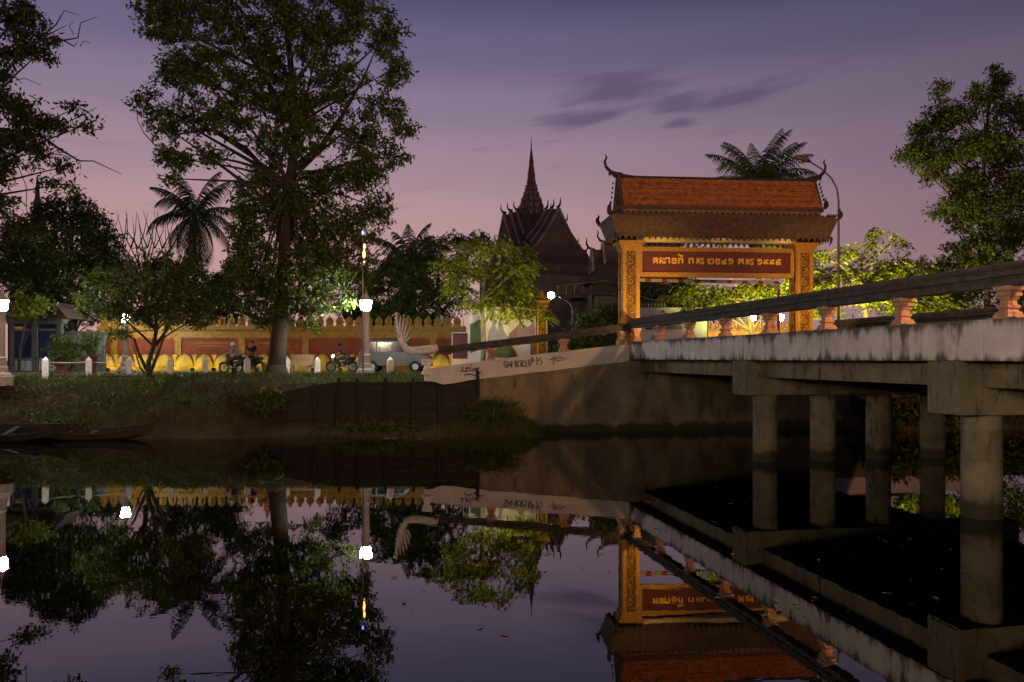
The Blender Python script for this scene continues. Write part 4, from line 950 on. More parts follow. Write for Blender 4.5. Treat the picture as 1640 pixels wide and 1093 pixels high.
# gate lights: on the capitals washing the soffit, in front of the columns, and behind for the trees
gw = lambda x, y, z: WM[gate] @ gl(x, y, z)
for k, (x_, w_) in enumerate(((1.4, 'left'), (4.3, 'middle'), (7.2, 'right'))):
    flood('warm floodlight tucked under the %s of the gate eave' % w_, gw(x_, -.90, 8.80), gw(x_, -.25, 8.80), 15, (1, .62, .24), 170, 'floodlights under the gate eave', .4)
flood('warm floodlight on top of the name board at the back, left', gw(2.6, .55, 8.44), gw(2.9, .3, 10), 30, (1, .62, .22), 165, 'floodlights on the gate')
flood('warm floodlight on top of the name board at the back, right', gw(6.2, .55, 8.44), gw(5.9, .3, 10), 30, (1, .62, .22), 165, 'floodlights on the gate')
flood('warm floodlight at the foot of the left gate column', gw(1.6, -3.6, 3.92), gw(.1, -.4, 6.8), 230, (1, .60, .16), 90, 'floodlights on the gate')
flood('warm floodlight at the foot of the right gate column', gw(7.0, -3.6, 3.92), gw(8.6, -.4, 6.8), 170, (1, .60, .16), 90, 'floodlights on the gate')
flood('strong floodlight behind the gate aimed into the lime tree', (gx(1330, 43.5), 43.5, 3.2), at(1370, 430, 49), 3600, (1, .86, .20), 120, 'floodlights behind the gate')
flood('floodlight behind the gate aimed into the tree under the board', (gx(1230, 43), 43, 3.4), at(1190, 455, 47), 1300, (1, .86, .20), 95, 'floodlights behind the gate')
flood('distant floodlight in the temple yard aimed at the gabled hall', (gx(905, 112), 112, GZ), at(893, 368, 145), 420, (1, .74, .5), 30, 'floodlights behind the gate')
flood('floodlight under the feathery tree by the billboard', (gx(800, 39.5), 39.5, 2.9), at(820, 440, 42), 260, (1, .84, .32), 120, 'floodlights behind the gate')
# monk statue and flags on the wall
mk = thing('monk_statue', 'orange robed standing statue half hidden by the big trunk', 'statue', (gx(428, 51.5), 51.5, GZ)); 
zb = CZ+(HY-520)*51.5/F-GZ
MB().lathe([(.28, -.1), (.28, zb)], sq=True).build('plinth', 'wall_gold', mk)
MB().lathe([(.24, zb), (.26, zb+.1), (.20, zb+.5), (.24, zb+.85), (.26, zb+1.0), (.10, zb+1.12), (.08, zb+1.16)], n=10).build('robe', 'robe_orange', mk, True)
MB().lathe([(.02, zb+1.12), (.10, zb+1.2), (.115, zb+1.30), (.09, zb+1.40), (.02, zb+1.45)], n=10).build('head', 'skin', mk, True)
for px, Y, py, lab in ((706, 52, 505, 'thin pale flagpole on the wall left of the billboard'), (742, 52, 478, 'taller thin pole beside the billboard top')):
    t = thing('flag_pole', lab, 'flagpole', (gx(px, Y), Y, GZ)); z = CZ+(HY-py)*Y/F-GZ
    MB().tube([(0, 0, 0), (0, 0, z)], .03, 6).build('pole', 'white_paint', t)
    MB().prism([(0, 0), (.16, -.1), (.12, -.5), (0, -.62)], (.02, 0, z), (1, 0, 0), (0, 0, 1), (0, .03, 0)).build('flag', 'pink_white' if px == 706 else 'petal_paint', t)

# ------------------------------------------------------------------ people and motorbikes
def skinned(name, V, Ed, Rd, m, parent, root=0, sub=1):
    me = bpy.data.meshes.new(name); me.from_pydata(V, Ed, []); o = bpy.data.objects.new(name, me); col.objects.link(o)
    sm = o.modifiers.new('skin', 'SKIN'); sm.use_smooth_shade = True; o.modifiers.new('sub', 'SUBSURF').levels = sub; o.modifiers['sub'].render_levels = sub
    lay = me.skin_vertices[0].data
    for i, r in enumerate(Rd): lay[i].radius = (r, r) if isinstance(r, (int, float)) else r; lay[i].use_root = (i == root)
    dg = bpy.context.evaluated_depsgraph_get(); dg.update(); new = bpy.data.meshes.new_from_object(o.evaluated_get(dg)); new.name = name
    bpy.data.objects.remove(o); bpy.data.meshes.remove(me)
    return put(name, new, m, parent, True)
def chain(V, Ed, Rd, start, pts):
    prev = start
    for p, r in pts:
        V.append(p); Rd.append(r); Ed.append((prev, len(V)-1)); prev = len(V)-1
    return prev
def hand(V, Ed, Rd, wrist, p, d, side):
    """palm and five curled fingers; d: finger direction"""
    d = Vector(d).normalized(); s = d.cross(Vector((0, 0, 1))); s = s.normalized() if s.length > .1 else Vector((1, 0, 0)); up = s.cross(d); p = Vector(p)
    pm = chain(V, Ed, Rd, wrist, [(tuple(p+d*.05), (.032, .018))])
    for k, ln in enumerate((.062, .072, .068, .054)):
        b = p+d*.09+s*(.030-.020*k); chain(V, Ed, Rd, pm, [(tuple(b), .010), (tuple(b+d*ln*.55-up*.012), .009), (tuple(b+d*ln*.8-up*.035), .008)])
    chain(V, Ed, Rd, pm, [(tuple(p+d*.05+s*.045*side), .011), (tuple(p+d*.09+s*.06*side), .009)])
def person(label, loc, rz, J, shirt, pants, headgear=None):
    """J: joints in a frame where the person faces +x. One continuous body, clothes as children."""
    t = thing('person', label, 'person', loc, rz)
    V = [J['pelvis']]; Ed = []; Rd = [(.135, .105)]
    ch = chain(V, Ed, Rd, 0, [(J['waist'], (.125, .095)), (J['chest'], (.155, .11))])
    nk = chain(V, Ed, Rd, ch, [(J['neck'], .055)])
    h = Vector(J['head']); hn = (h-Vector(J['neck'])).normalized()
    chain(V, Ed, Rd, nk, [(tuple(h-hn*.07), .066), (tuple(h), .09), (tuple(h+hn*.075), .078), (tuple(h+hn*.125), .03)])
    for s in ('l', 'r'):
        w = chain(V, Ed, Rd, ch, [(J['sh_'+s], .062), (J['el_'+s], .044), (J['wr_'+s], .030)])
        hand(V, Ed, Rd, w, J['wr_'+s], Vector(J['wr_'+s])-Vector(J['el_'+s]), 1 if s == 'l' else -1)
        chain(V, Ed, Rd, 0, [(J['hip_'+s], .092), (J['kn_'+s], .062), (J['an_'+s], .042), (tuple(Vector(J['an_'+s])+Vector((.06, 0, -.05))), .042), (tuple(Vector(J['an_'+s])+Vector((.17, 0, -.06))), .034)])
    b = skinned('body', V, Ed, Rd, 'skin', t)
    # face
    fw = Vector((1, 0, 0)); fw = (fw-hn*fw.dot(hn)).normalized(); sd = hn.cross(fw)
    MB().tube([h+fw*.085+hn*.01, h+fw*.115-hn*.02, h+fw*.085-hn*.03], [.012, .016, .012], 6).build('nose', 'skin', b, True)
    for k in (-1, 1):
        MB().lathe([(.002, -.012), (.013, 0), (.002, .012)], h+fw*.082+sd*.035*k+hn*.018, 6).build('eye', 'hair', b); MB().lathe([(.004, -.03), (.02, 0), (.004, .03)], h+sd*.092*k-fw*.01, 6).build('ear', 'skin', b)
    MB().cbox(h+fw*.082-hn*.055, (.012, .05, .012)).build('mouth', 'red_stripe', b)
    if headgear is None:
        rings = []
        for j in range(6):
            a = j/5*1.45; rings.append([h+hn*(.02+.125*math.sin(a))-fw*.012+(fw*math.cos(q)*.106+sd*math.sin(q)*.102)*math.cos(a)+hn*(-.05 if math.cos(q) < .2 else .03)*math.cos(a) for q in (2*math.pi*i/12 for i in range(12))])
        MB().loft(rings).build('hair', 'hair', t, True)
    else:
        rings = []
        for j in range(7):
            a = -.55+j/6*2.05; rings.append([h+hn*(.03+.14*math.sin(a))+(fw*math.cos(q)*.135+sd*math.sin(q)*.13)*max(.02, math.cos(a))+fw*(.03 if math.cos(q) > .7 and j == 0 else 0) for q in (2*math.pi*i/14 for i in range(14))])
        hm = MB().loft(rings).build('helmet', headgear, t, True)
        MB().prism([(-.10, 0), (.10, 0), (.08, .07), (-.08, .07)], h+fw*.12+hn*.0, sd, (fw*1.4-hn*.2), hn*.012).build('visor', 'dark_glass', hm)
    # shirt over trunk and upper arms
    V = [J['waist']]; Ed = []; Rd = [(.142, .112)]
    chain(V, Ed, Rd, 0, [(tuple(Vector(J['pelvis']).lerp(Vector(J['waist']), .25)), (.150, .118))])
    c2 = chain(V, Ed, Rd, 0, [(J['chest'], (.172, .125))]); chain(V, Ed, Rd, c2, [(tuple(Vector(J['chest']).lerp(Vector(J['neck']), .7)), .07)])
    for s in ('l', 'r'): chain(V, Ed, Rd, c2, [(J['sh_'+s], .078), (tuple(Vector(J['sh_'+s]).lerp(Vector(J['el_'+s]), .8)), .068)])
    skinned('shirt', V, Ed, Rd, shirt, t)
    V = [J['pelvis']]; Ed = []; Rd = [(.148, .118)]
    for s in ('l', 'r'): chain(V, Ed, Rd, 0, [(J['hip_'+s], .108), (J['kn_'+s], .078), (tuple(Vector(J['kn_'+s]).lerp(Vector(J['an_'+s]), .85)), .062)])
    skinned('trousers', V, Ed, Rd, pants, t)
    for s in ('l', 'r'):
        a = Vector(J['an_'+s]); MB().loft([[a+Vector((x, dy*w, z)) for dy, z in ((-1, -.095), (1, -.095), (.8, hh), (-.8, hh))] for x, w, hh in ((-.06, .035, -.02), (.02, .042, .0), (.12, .045, -.045), (.20, .03, -.07))]).build('shoe', 'cloth_dark', t)
    return t
stand = dict(pelvis=(0, 0, .93), waist=(-.01, 0, 1.10), chest=(0, 0, 1.32), neck=(.03, 0, 1.47), head=(.075, 0, 1.58), sh_l=(0, .19, 1.39), el_l=(.03, .25, 1.13), wr_l=(.23, .14, 1.10), sh_r=(0, -.19, 1.39), el_r=(-.02, -.25, 1.12), wr_r=(.21, -.10, 1.08),
             hip_l=(0, .10, .86), kn_l=(.03, .11, .48), an_l=(0, .11, .10), hip_r=(0, -.10, .86), kn_r=(.03, -.12, .48), an_r=(-.02, -.13, .10))
sit = dict(pelvis=(-.08, 0, .86), waist=(-.06, 0, 1.02), chest=(.04, 0, 1.23), neck=(.10, 0, 1.37), head=(.15, 0, 1.48), sh_l=(.05, .18, 1.29), el_l=(.20, .24, 1.07), wr_l=(.42, .25, 1.02), sh_r=(.05, -.18, 1.29), el_r=(.20, -.24, 1.07), wr_r=(.42, -.25, 1.02),
           hip_l=(-.04, .11, .82), kn_l=(.34, .17, .72), an_l=(.22, .19, .34), hip_r=(-.04, -.11, .82), kn_r=(.34, -.19, .70), an_r=(.20, -.24, .10))
def motorbike(label, loc, rz, lit=False):
    t = thing('motorbike', label, 'motorbike', loc, rz)
    for x in (-.60, .62):
        w = MB(); w.tube([Vector((x+.255*math.cos(a), 0, .30+.255*math.sin(a))) for a in (2*math.pi*i/24 for i in range(25))], .045, 8)
        wo = w.build('wheel', 'rubber', t, True)
        r_ = MB(); r_.tube([Vector((x+.205*math.cos(a), 0, .30+.205*math.sin(a))) for a in (2*math.pi*i/20 for i in range(21))], .014, 5)
        for i in range(5): a = i*1.2566; r_.tube([Vector((x, 0, .30)), Vector((x+.2*math.cos(a), 0, .30+.2*math.sin(a)))], .014, 4)
        r_.lathe([(.05, -.01), (.05, .01)], (x, 0, .30), 8); r_.build('rim', 'grey_metal', wo)
    MB().tube([(.62, .07, .30), (.50, .06, .62), (.42, .04, .92)], [.022, .028, .03], 6).tube([(.62, -.07, .30), (.50, -.06, .62), (.42, -.04, .92)], [.022, .028, .03], 6).build('fork', 'grey_metal', t)
    MB().loft([[Vector((x, y*w, z)) for y, z in ((-1, z0), (1, z0), (.8, z1), (-.8, z1))] for x, w, z0, z1 in ((-.78, .05, .72, .84), (-.45, .12, .50, .80), (-.15, .13, .36, .66), (.10, .12, .32, .58), (.30, .10, .45, .78), (.46, .09, .62, .98))]).build('body', 'dark_metal', t, True)
    MB().loft([[Vector((x, y*w, z)) for y, z in ((-1, z0), (1, z0), (.85, z1), (-.85, z1))] for x, w, z0, z1 in ((-.72, .09, .82, .87), (-.45, .13, .79, .86), (-.10, .12, .70, .78), (.05, .07, .66, .72))]).build('seat', 'cloth_dark', t, True)
    MB().lathe([(.10, .30), (.13, .36), (.12, .50), (.08, .55)], (-.02, 0, 0), 10).tube([(.05, .1, .34), (-.25, .13, .26), (-.80, .15, .38)], [.025, .03, .045], 8).build('engine', 'grey_metal', t, True)
    MB().tube([(.30, -.32, 1.02), (.40, -.18, 1.00), (.43, 0, .98), (.40, .18, 1.00), (.30, .32, 1.02)], .017, 6).build('handlebar', 'grey_metal', t, True)
    MB().lathe([(.02, -.02), (.085, 0), (.075, .09), (.03, .13)], (.50, 0, .86), 10).build('headlight', 'head_light' if lit else 'grey_metal', t, True)
    for s in (-1, 1): MB().tube([(.36, .26*s, 1.02), (.34, .30*s, 1.16)], .008, 4).cbox((.34, .32*s, 1.19), (.02, .11, .07)).build('mirror', 'dark_metal', t)
    MB().tube([(.62+.30*math.cos(a), 0, .30+.30*math.sin(a)) for a in (.5+i*.35 for i in range(6))], .035, 6, flat=2).build('front_mudguard', 'dark_metal', t, True)
    MB().tube([(-.60+.32*math.cos(a), 0, .30+.32*math.sin(a)) for a in (1.2+i*.35 for i in range(5))], .035, 6, flat=2).build('rear_mudguard', 'dark_metal', t, True)
    MB().cbox((-.83, 0, .76), (.04, .12, .06)).build('tail_light', 'tail_light' if lit else 'red_stripe', t)
    return t
my = 41.0
motorbike('dark motorbike with a helmeted rider parked by the big trunk', (gx(377, my), my, GZ), R(180-8))
person('seated person in grey with a pale helmet on the motorbike near the trunk', (gx(378, my), my-.02, GZ), R(180-8), sit, 'cloth_grey', 'cloth_dark', 'helmet')
motorbike('dark motorbike seen side on in front of the standing man', (gx(399, my+.7), my+.7, GZ), R(172))
person('standing person in navy shirt looking down behind the motorbike', (gx(403, 42.3), 42.3, GZ+.02), R(-55), stand, 'cloth_navy', 'cloth_dark')
motorbike('motorbike with headlight and red tail light on, left of the lantern post', (gx(548, 45.5), 45.5, GZ), R(186), True)
person('helmeted rider in navy on the motorbike with the lit headlight', (gx(549, 45.5), 45.5, GZ), R(186), sit, 'cloth_navy', 'cloth_dark', 'dark_glass')
# minivan passing behind the lantern post
van = thing('minivan', 'dim grey minivan on the street behind the lantern post', 'van', (gx(634, 45), 45, GZ))
pf = [(-1.95, .38), (1.75, .38), (1.95, .62), (1.92, .92), (1.25, 1.12), (.62, 1.78), (-1.60, 1.86), (-1.90, 1.15), (-1.98, .8)]
body = MB().loft([[Vector((x, y, z if z < 1.1 else z-dz)) for x, z in pf] for y, dz in ((-.82, .06), (-.74, 0), (.74, 0), (.82, .06))]).build('body', 'van_paint', van)
for a, b, c_, d_ in ((-1.72, -.98, -1.62, -1.0), (-.90, -.06, -.90, -.08), (.02, .86, .02, .50)):
    for s in (-1, 1): MB().prism([(a, 1.14), (b, 1.14), (d_, 1.68), (c_, 1.68)], (0, s*.80, 0), (1, 0, 0), (0, 0, 1), (0, s*.028, 0)).build('side_window', 'dark_glass', body)
MB().prism([(-.66, 0), (.66, 0), (.58, .72), (-.58, .72)], (1.27, 0, 1.14), (0, 1, 0), Vector((-.62, 0, .62)).normalized()*1.15, (.03, 0, .03)).build('windscreen', 'dark_glass', body)
for x in (-1.2, 1.2):
    for s in (-1, 1):
        w = MB().tube([(x, s*.70, .32), (x, s*.86, .32)], [.32, .32], 18).build('wheel', 'rubber', van, True); MB().tube([(x, s*.85, .32), (x, s*.872, .32)], [.19, .17], 12).build('rim', 'grey_metal', w)
for s in (-1, 1):
    MB().cbox((-1.93, s*.70, .98), (.12, .16, .24)).build('tail_light', 'red_stripe', van); MB().cbox((1.93, s*.62, .78), (.08, .26, .14)).build('headlight', 'grey_metal', van)
MB().box((-2.04, -.75, .40), (-1.93, .75, .60)).box((1.9, -.75, .36), (2.02, .75, .58)).build('bumper', 'grey_metal', van)

# ------------------------------------------------------------------ board retaining wall on the bank
bw = thing('board_wall', 'dark board retaining wall on posts below the lantern post', 'retaining wall', (gx(600, 35), 34.86, 0)); bX = gx(600, 35)
posts = [430, 463, 508, 540, 578, 620, 662, 706, 768]
tp_ = lambda px: CZ+(HY-(612 if px > 530 else lerp(634, 612, (px-425)/105)))*35/F
for i, px in enumerate(posts):
    h = tp_(px)+random.uniform(.05, .22)+(.28 if px == 768 else 0); lean = R(random.uniform(-3, 3) if px != 463 else -9)
    MB().lathe([(.075, -.4), (.075, h-.03), (.06, h)], n=8).build('post', 'plank', bw); o = bpy.data.objects[-1] if False else None
    ob = [x for x in bpy.data.objects if x.parent == bw][-1]; ob.location = (gx(px, 35)-bX, -.1, 0); ob.rotation_euler = (0, lean, 0)
for i in range(len(posts)-1):
    a, b = gx(posts[i], 35)-bX, gx(posts[i+1], 35)-bX
    for r_ in range(6):
        z1 = lerp(tp_(posts[i]), tp_(posts[i+1]), .5)-r_*.40; z0 = z1-.385
        if z1 < .1: continue
        jj = random.uniform(-.025, .025); ti = lerp(tp_(posts[i]), tp_(posts[i+1]), .0)-lerp(tp_(posts[i]), tp_(posts[i+1]), .5)
        MB().loft([[Vector((x+.01*k, y+jj, z+dz)) for y, z in ((-.03, z0), (.03, z0), (.03, z1), (-.03, z1))] for k, (x, dz) in enumerate(((a-.02, ti), (b+.0, -ti)))]).build('board', 'plank', bw)
for px, Y, h, lab in ((376, 36.3, .55, 'short dark stump post at the bank edge below the motorbike'),):
    o = MB().lathe([(.13, -.4), (.14, h-.05), (.11, h)], n=10).build('stump_post', 'plank'); o.location = (gx(px, Y), Y, 2.35); tag(o, lab, 'post')
# low wooden boats drawn up at the left
def boat(label, loc, rz, ln, w, tilt=0):
    t = thing('rowing_boat', label, 'boat', loc, rz); n = 12; out = []; inn = []
    for i in range(n+1):
        u = i/n*2-1; hw = w*(1-abs(u)**2.6)*.5+.02; sh = .34+.28*abs(u)**2.2
        out.append([Vector((u*ln/2, y*hw, z)) for y, z in ((-1, sh), (-.86, .12+.2*abs(u)**3), (-.4, .0+.25*abs(u)**3), (.4, .0+.25*abs(u)**3), (.86, .12+.2*abs(u)**3), (1, sh))])
        inn.append([v+Vector((0, -.03 if v.y > 0 else .03, .03 if v.z < sh-.01 else 0)) for v in out[-1]])
    MB().loft(out, caps=False, closed=False).loft(inn, caps=False, closed=False).build('hull', 'boat_wood', t)
    for k in (0, 5): MB().tube([r[k] for r in out], .035, 5).build('gunwale', 'boat_wood', t)
    for u in (-.45, 0, .45): MB().box((u*ln/2-.12, -w*.42, .26), (u*ln/2+.12, w*.42, .30)).build('thwart', 'boat_wood', t)
    t.rotation_euler = (tilt, 0, rz); return t
boat('pale rimmed wooden boat half cut by the left edge at the waterline', (gx(20, 32.2), 32.2, .12), R(-6), 5.0, 1.05, .35)
boat('dark narrow wooden boat drawn up under the green shrub', (gx(150, 32.4), 32.4, .02), R(9), 4.4, .85, .2)

# ------------------------------------------------------------------ vihara with its spire, far behind
VY = 145.0; vz = lambda py: CZ+(HY-py)*VY/F-GZ; vk = VY/F
vih = thing('temple_hall', 'tall temple hall with tiered gables and a slender pointed spire', 'temple', (gx(851, VY), VY, GZ))
def arm(ang, tiers, gname):
    d = Vector((math.cos(ang), math.sin(ang), 0)); s = Vector((-d.y, d.x, 0)); U = Vector((0, 0, 1))
    for i, (dist, hw, ze, zr) in enumerate(tiers):
        o = Vector((0, 0, 0))
        p = [(-hw, ze), (-hw*.45, lerp(ze, zr, .44)), (0, zr), (hw*.45, lerp(ze, zr, .44)), (hw, ze)]
        rf = MB().prism(p, o, s, U, d*dist).build('roof', 'vihara_roof', vih)
        q = [(-hw*1.02, ze-.2), (-hw*.47, lerp(ze, zr, .44)), (0, zr+.35), (hw*.47, lerp(ze, zr, .44)), (hw*1.02, ze-.2), (hw*.90, ze-.2), (0, zr-.75), (-hw*.90, ze-.2)]
        MB().prism(q, d*(dist-.02), s, U, d*.35).build('bargeboard', 'vihara_trim', rf)
        MB().prism([(-hw*.86, ze), (0, zr-1.0), (hw*.86, ze)], d*(dist+.0), s, U, d*.12).build('gable', 'vihara_stone', rf)
        tp = d*(dist+.2)+U*(zr+.2)
        MB().tube([tp-d*.5, tp+d*.25+U*.15, tp+d*.55+U*.6, tp+d*.5+U*1.1, tp+d*.6+U*1.5], [.24, .2, .13, .09, .03], 6).build('ridge_horn', 'finial', rf)
        for sd in (-1, 1):
            tp = d*(dist+.2)+s*sd*hw*1.02+U*ze; MB().tube([tp-s*sd*.4, tp+s*sd*.4+U*.2, tp+s*sd*.6+U*.9, tp+s*sd*.5+U*1.5], [.18, .16, .10, .03], 5).build('eave_horn', 'finial', rf)
zr = vz(348); ze = vz(408)
A1, A2 = R(-62), R(-152)
arm(A1, [(5.2, 4.4, ze+2.0, zr+.5), (7.2, 4.7, ze+1.0, zr+.3), (9.4, 5.2, ze-.2, zr+.1)], 'front')
arm(A2, [(2.9, 3.7, ze+2.2, zr+.9), (4.2, 3.9, ze+1.2, zr+.6), (5.5, 4.2, ze+.2, zr+.1)], 'side')
arm(A1+math.pi, [(4.2, 4.6, ze+2.6, zr+1.3), (8.2, 5.2, ze, zr-.3)], 'rear'); arm(A2+math.pi, [(3.4, 4.2, ze+2.6, zr+1.3), (7.0, 4.6, ze+.2, zr-.4)], 'far')
for ang, dist, hw in ((A1, 8.8, 4.9), (A2, 5.2, 3.9)):
    d = Vector((math.cos(ang), math.sin(ang), 0)); s = Vector((-d.y, d.x, 0))
    MB().prism([(-hw, -1), (hw, -1), (hw, ze-.2), (-hw, ze-.2)], (0, 0, 0), s, (0, 0, 1), d*dist).build('wall', 'vihara_stone', vih)
    MB().prism([(-hw*1.3, ze-2.8), (hw*1.3, ze-2.8), (hw*1.0, ze-.1), (-hw*1.0, ze-.1)], -d*dist*.2, s, (0, 0, 1), d*(dist*1.4)).build('skirt_roof', 'vihara_roof', vih)
    MB().prism([(-hw*1.55, ze-5.4), (hw*1.55, ze-5.4), (hw*1.25, ze-3.0), (-hw*1.25, ze-3.0)], -d*dist*.2, s, (0, 0, 1), d*(dist*1.6)).build('skirt_roof', 'vihara_roof', vih)
    MB().prism([(-hw*1.4, -1), (hw*1.4, -1), (hw*1.4, ze-5.0), (-hw*1.4, ze-5.0)], (0, 0, 0), s, (0, 0, 1), d*(dist*1.5)).build('gallery', 'vihara_stone', vih)
def P(px, py): return (px*vk*(.74 if py > 297 else .9), vz(py))
tier = MB().lathe([P(19, 372), P(19, 345), P(21, 342), P(19, 334), P(20, 331), P(17, 327), P(17, 322), P(13, 318), P(13.5, 314), P(10, 308), P(10.5, 304), P(8, 300), P(8.5, 297)], sq=True).build('tower', 'vihara_stone', vih)
tier.rotation_euler = (0, 0, A1)
for i, (py, r) in enumerate(((345, 15), (333, 14.2), (322, 12), (312, 9.2), (303, 7))):
    mb = MB()
    for k in range(4):
        for u in (-.62, 0, .62):
            a = A1+k*math.pi/2; d = Vector((math.cos(a), math.sin(a), 0)); s = Vector((-d.y, d.x, 0)); b = d*r*vk+s*u*r*vk+Vector((0, 0, vz(py)))
            w = r*vk*.22; mb.prism([(-w, -.1), (w, -.1), (w*.8, w*.9), (0, w*2.3), (-w*.8, w*.9)], b-d*.05, s, (0, 0, 1), d*.22)
    mb.build('tower_antefix', 'vihara_trim', tier)
MB().lathe([P(8.5, 298), P(8.8, 292), P(7.4, 290), P(6.6, 282), P(7.4, 280), P(6.2, 278), P(3.8, 262), P(4.3, 261), P(3.9, 258)], n=16).build('bell', 'spire_red', vih, True)
sp = [];
for i in range(9):
    r = lerp(3.4, 1.2, i/8); y = lerp(258, 240, i/8); sp += [P(r, y), P(r*1.25, y-.8), P(r*.9, y-1.7)]
sp += [P(1.0, 238), P(.6, 228), P(.9, 227), P(.5, 225), P(.12, 219)]
MB().lathe(sp, n=12).build('spire', 'vihara_stone', vih)

# dark roofed hall just left of the gate
HY2 = 75.0; hz2 = lambda py: CZ+(HY-py)*HY2/F-GZ; hk = HY2/F
hall = thing('temple_pavilion', 'dark roofed pavilion with a horned gable left of the gate column', 'pavilion', (gx(985, HY2), HY2, GZ))
for i, (x0, ze_, zr_, hw) in enumerate(((-36, 437, 400, 2.1), (-18, 425, 388, 2.2))):
    rf = MB().prism([(-hw, hz2(ze_)), (-hw*.4, lerp(hz2(ze_), hz2(zr_), .5)), (0, hz2(zr_)), (hw*.4, lerp(hz2(ze_), hz2(zr_), .5)), (hw, hz2(ze_))], (x0*hk, 0, 0), (0, 1, 0), (0, 0, 1), (7, 0, 0)).build('roof', 'vihara_roof', hall)
    MB().prism([(-hw*1.03, hz2(ze_)-.1), (0, hz2(zr_)+.22), (hw*1.03, hz2(ze_)-.1), (hw*.8, hz2(ze_)-.1), (0, hz2(zr_)-.3), (-hw*.8, hz2(ze_)-.1)], (x0*hk-.22, 0, 0), (0, 1, 0), (0, 0, 1), (.2, 0, 0)).build('bargeboard', 'vihara_trim', rf)
    MB().prism([(-hw*.8, hz2(ze_)), (0, hz2(zr_)-.35), (hw*.8, hz2(ze_))], (x0*hk-.05, 0, 0), (0, 1, 0), (0, 0, 1), (.05, 0, 0)).build('gable', 'vihara_trim', rf)
    t0 = Vector((x0*hk-.1, 0, hz2(zr_)+.05)); MB().tube([t0+Vector((.3, 0, -.1)), t0+Vector((-.25, 0, .1)), t0+Vector((-.5, 0, .5)), t0+Vector((-.42, 0, .85)), t0+Vector((-.52, 0, 1.1))], [.14, .12, .08, .06, .015], 6).build('ridge_horn', 'finial', rf)
for (za, zb_, w0, w1) in ((437, 455, 2.1, 3.1), (462, 478, 3.0, 4.2)):
    MB().loft([[Vector((x, y, z)) for x, y in ((-2.3*w1/2.4, -w1), (6, -w1), (6, w1), (-2.3*w1/2.4, w1))] if k == 0 else [Vector((x, y, z)) for x, y in ((-2.0, -w0), (6, -w0), (6, w0), (-2.0, w0))] for k, z in ((0, hz2(zb_)), (1, hz2(za)))]).build('skirt_roof', 'vihara_roof', hall)
MB().box((-2.2, -2.4, -.2), (6, 2.4, hz2(455))).build('wall', 'vihara_stone', hall)
MB().box((-6.2, -3.5, hz2(480)-.1), (-2.6, -2.9, hz2(480)+.15)).box((-3.0, -4.2, -.2), (-2.6, -3.8, hz2(478))).build('porch', 'grey_wall', hall)
mb = MB()
for i in range(7): x = -5.6+i*.75; mb.box((x, -3.3, hz2(480)+.15), (x+.06, -3.24, hz2(480)+1.0+.0))
mb.tube([(-5.7, -3.27, hz2(480)+.95), (-1.0, -3.27, hz2(480)+1.5)], .035, 5).build('stair_rail', 'grey_metal', hall)
# grey stupas rising in the dark trees on the left
for px, py, Y, lab in ((60, 280, 78, 'dark tiered stupa rising behind the trees at the far left'),):
    t = thing('stupa', lab, 'stupa', (gx(px, Y), Y, GZ)); z = CZ+(HY-py)*Y/F-GZ; w = 26*Y/F
    t.rotation_euler = (0, 0, .6)
    MB().lathe([(w*1.5, -.2), (w*1.5, z*.30), (w*1.3, z*.32), (w*1.25, z*.42), (w, z*.44), (w*.95, z*.52), (w*.7, z*.54)], sq=True).build('base', 'stupa_stone', t)
    MB().lathe([(w*.7, z*.54), (w*.82, z*.58), (w*.75, z*.66), (w*.42, z*.74), (w*.34, z*.76), (w*.36, z*.79), (w*.24, z*.82), (w*.25, z*.85), (w*.14, z*.88), (w*.10, z*.94), (.03, z)], n=14).build('bell', 'stupa_stone', t, True)
# overhead cables
for i, (a, b, sag) in enumerate(((at(925, 411, 78), at(1000, 414, 70), .4), (at(925, 406, 78), at(1000, 409, 70), .35), (at(917, 500, 50), at(1000, 511, 60), .5), (at(1020, 472, 60), at(1100, 460, 60), .7))):
    o = MB().tube([a.lerp(b, t/8)-Vector((0, 0, sag*math.sin(t/8*3.14))) for t in range(9)], .03 if i < 3 else .025, 4).build('overhead_cable', 'dark_metal' if i < 2 else 'grey_metal')
    tag(o, ('upper dark cable stretched between the two temple roofs', 'lower dark cable stretched between the two temple roofs', 'pale cable running from the slim lamp to the gate column', 'pale sagging cable seen through the gate opening')[(1, 0, 2, 3)[i]], 'cable')
up_ = thing('utility_pole', 'dark utility pole standing in the crown of the feathery tree', 'pole', (gx(772, 46), 46, GZ)); MB().tube([(0, 0, -.1), (0, 0, CZ+(HY-372)*46/F-GZ)], [.16, .11], 8).build('pole', 'bark', up_)

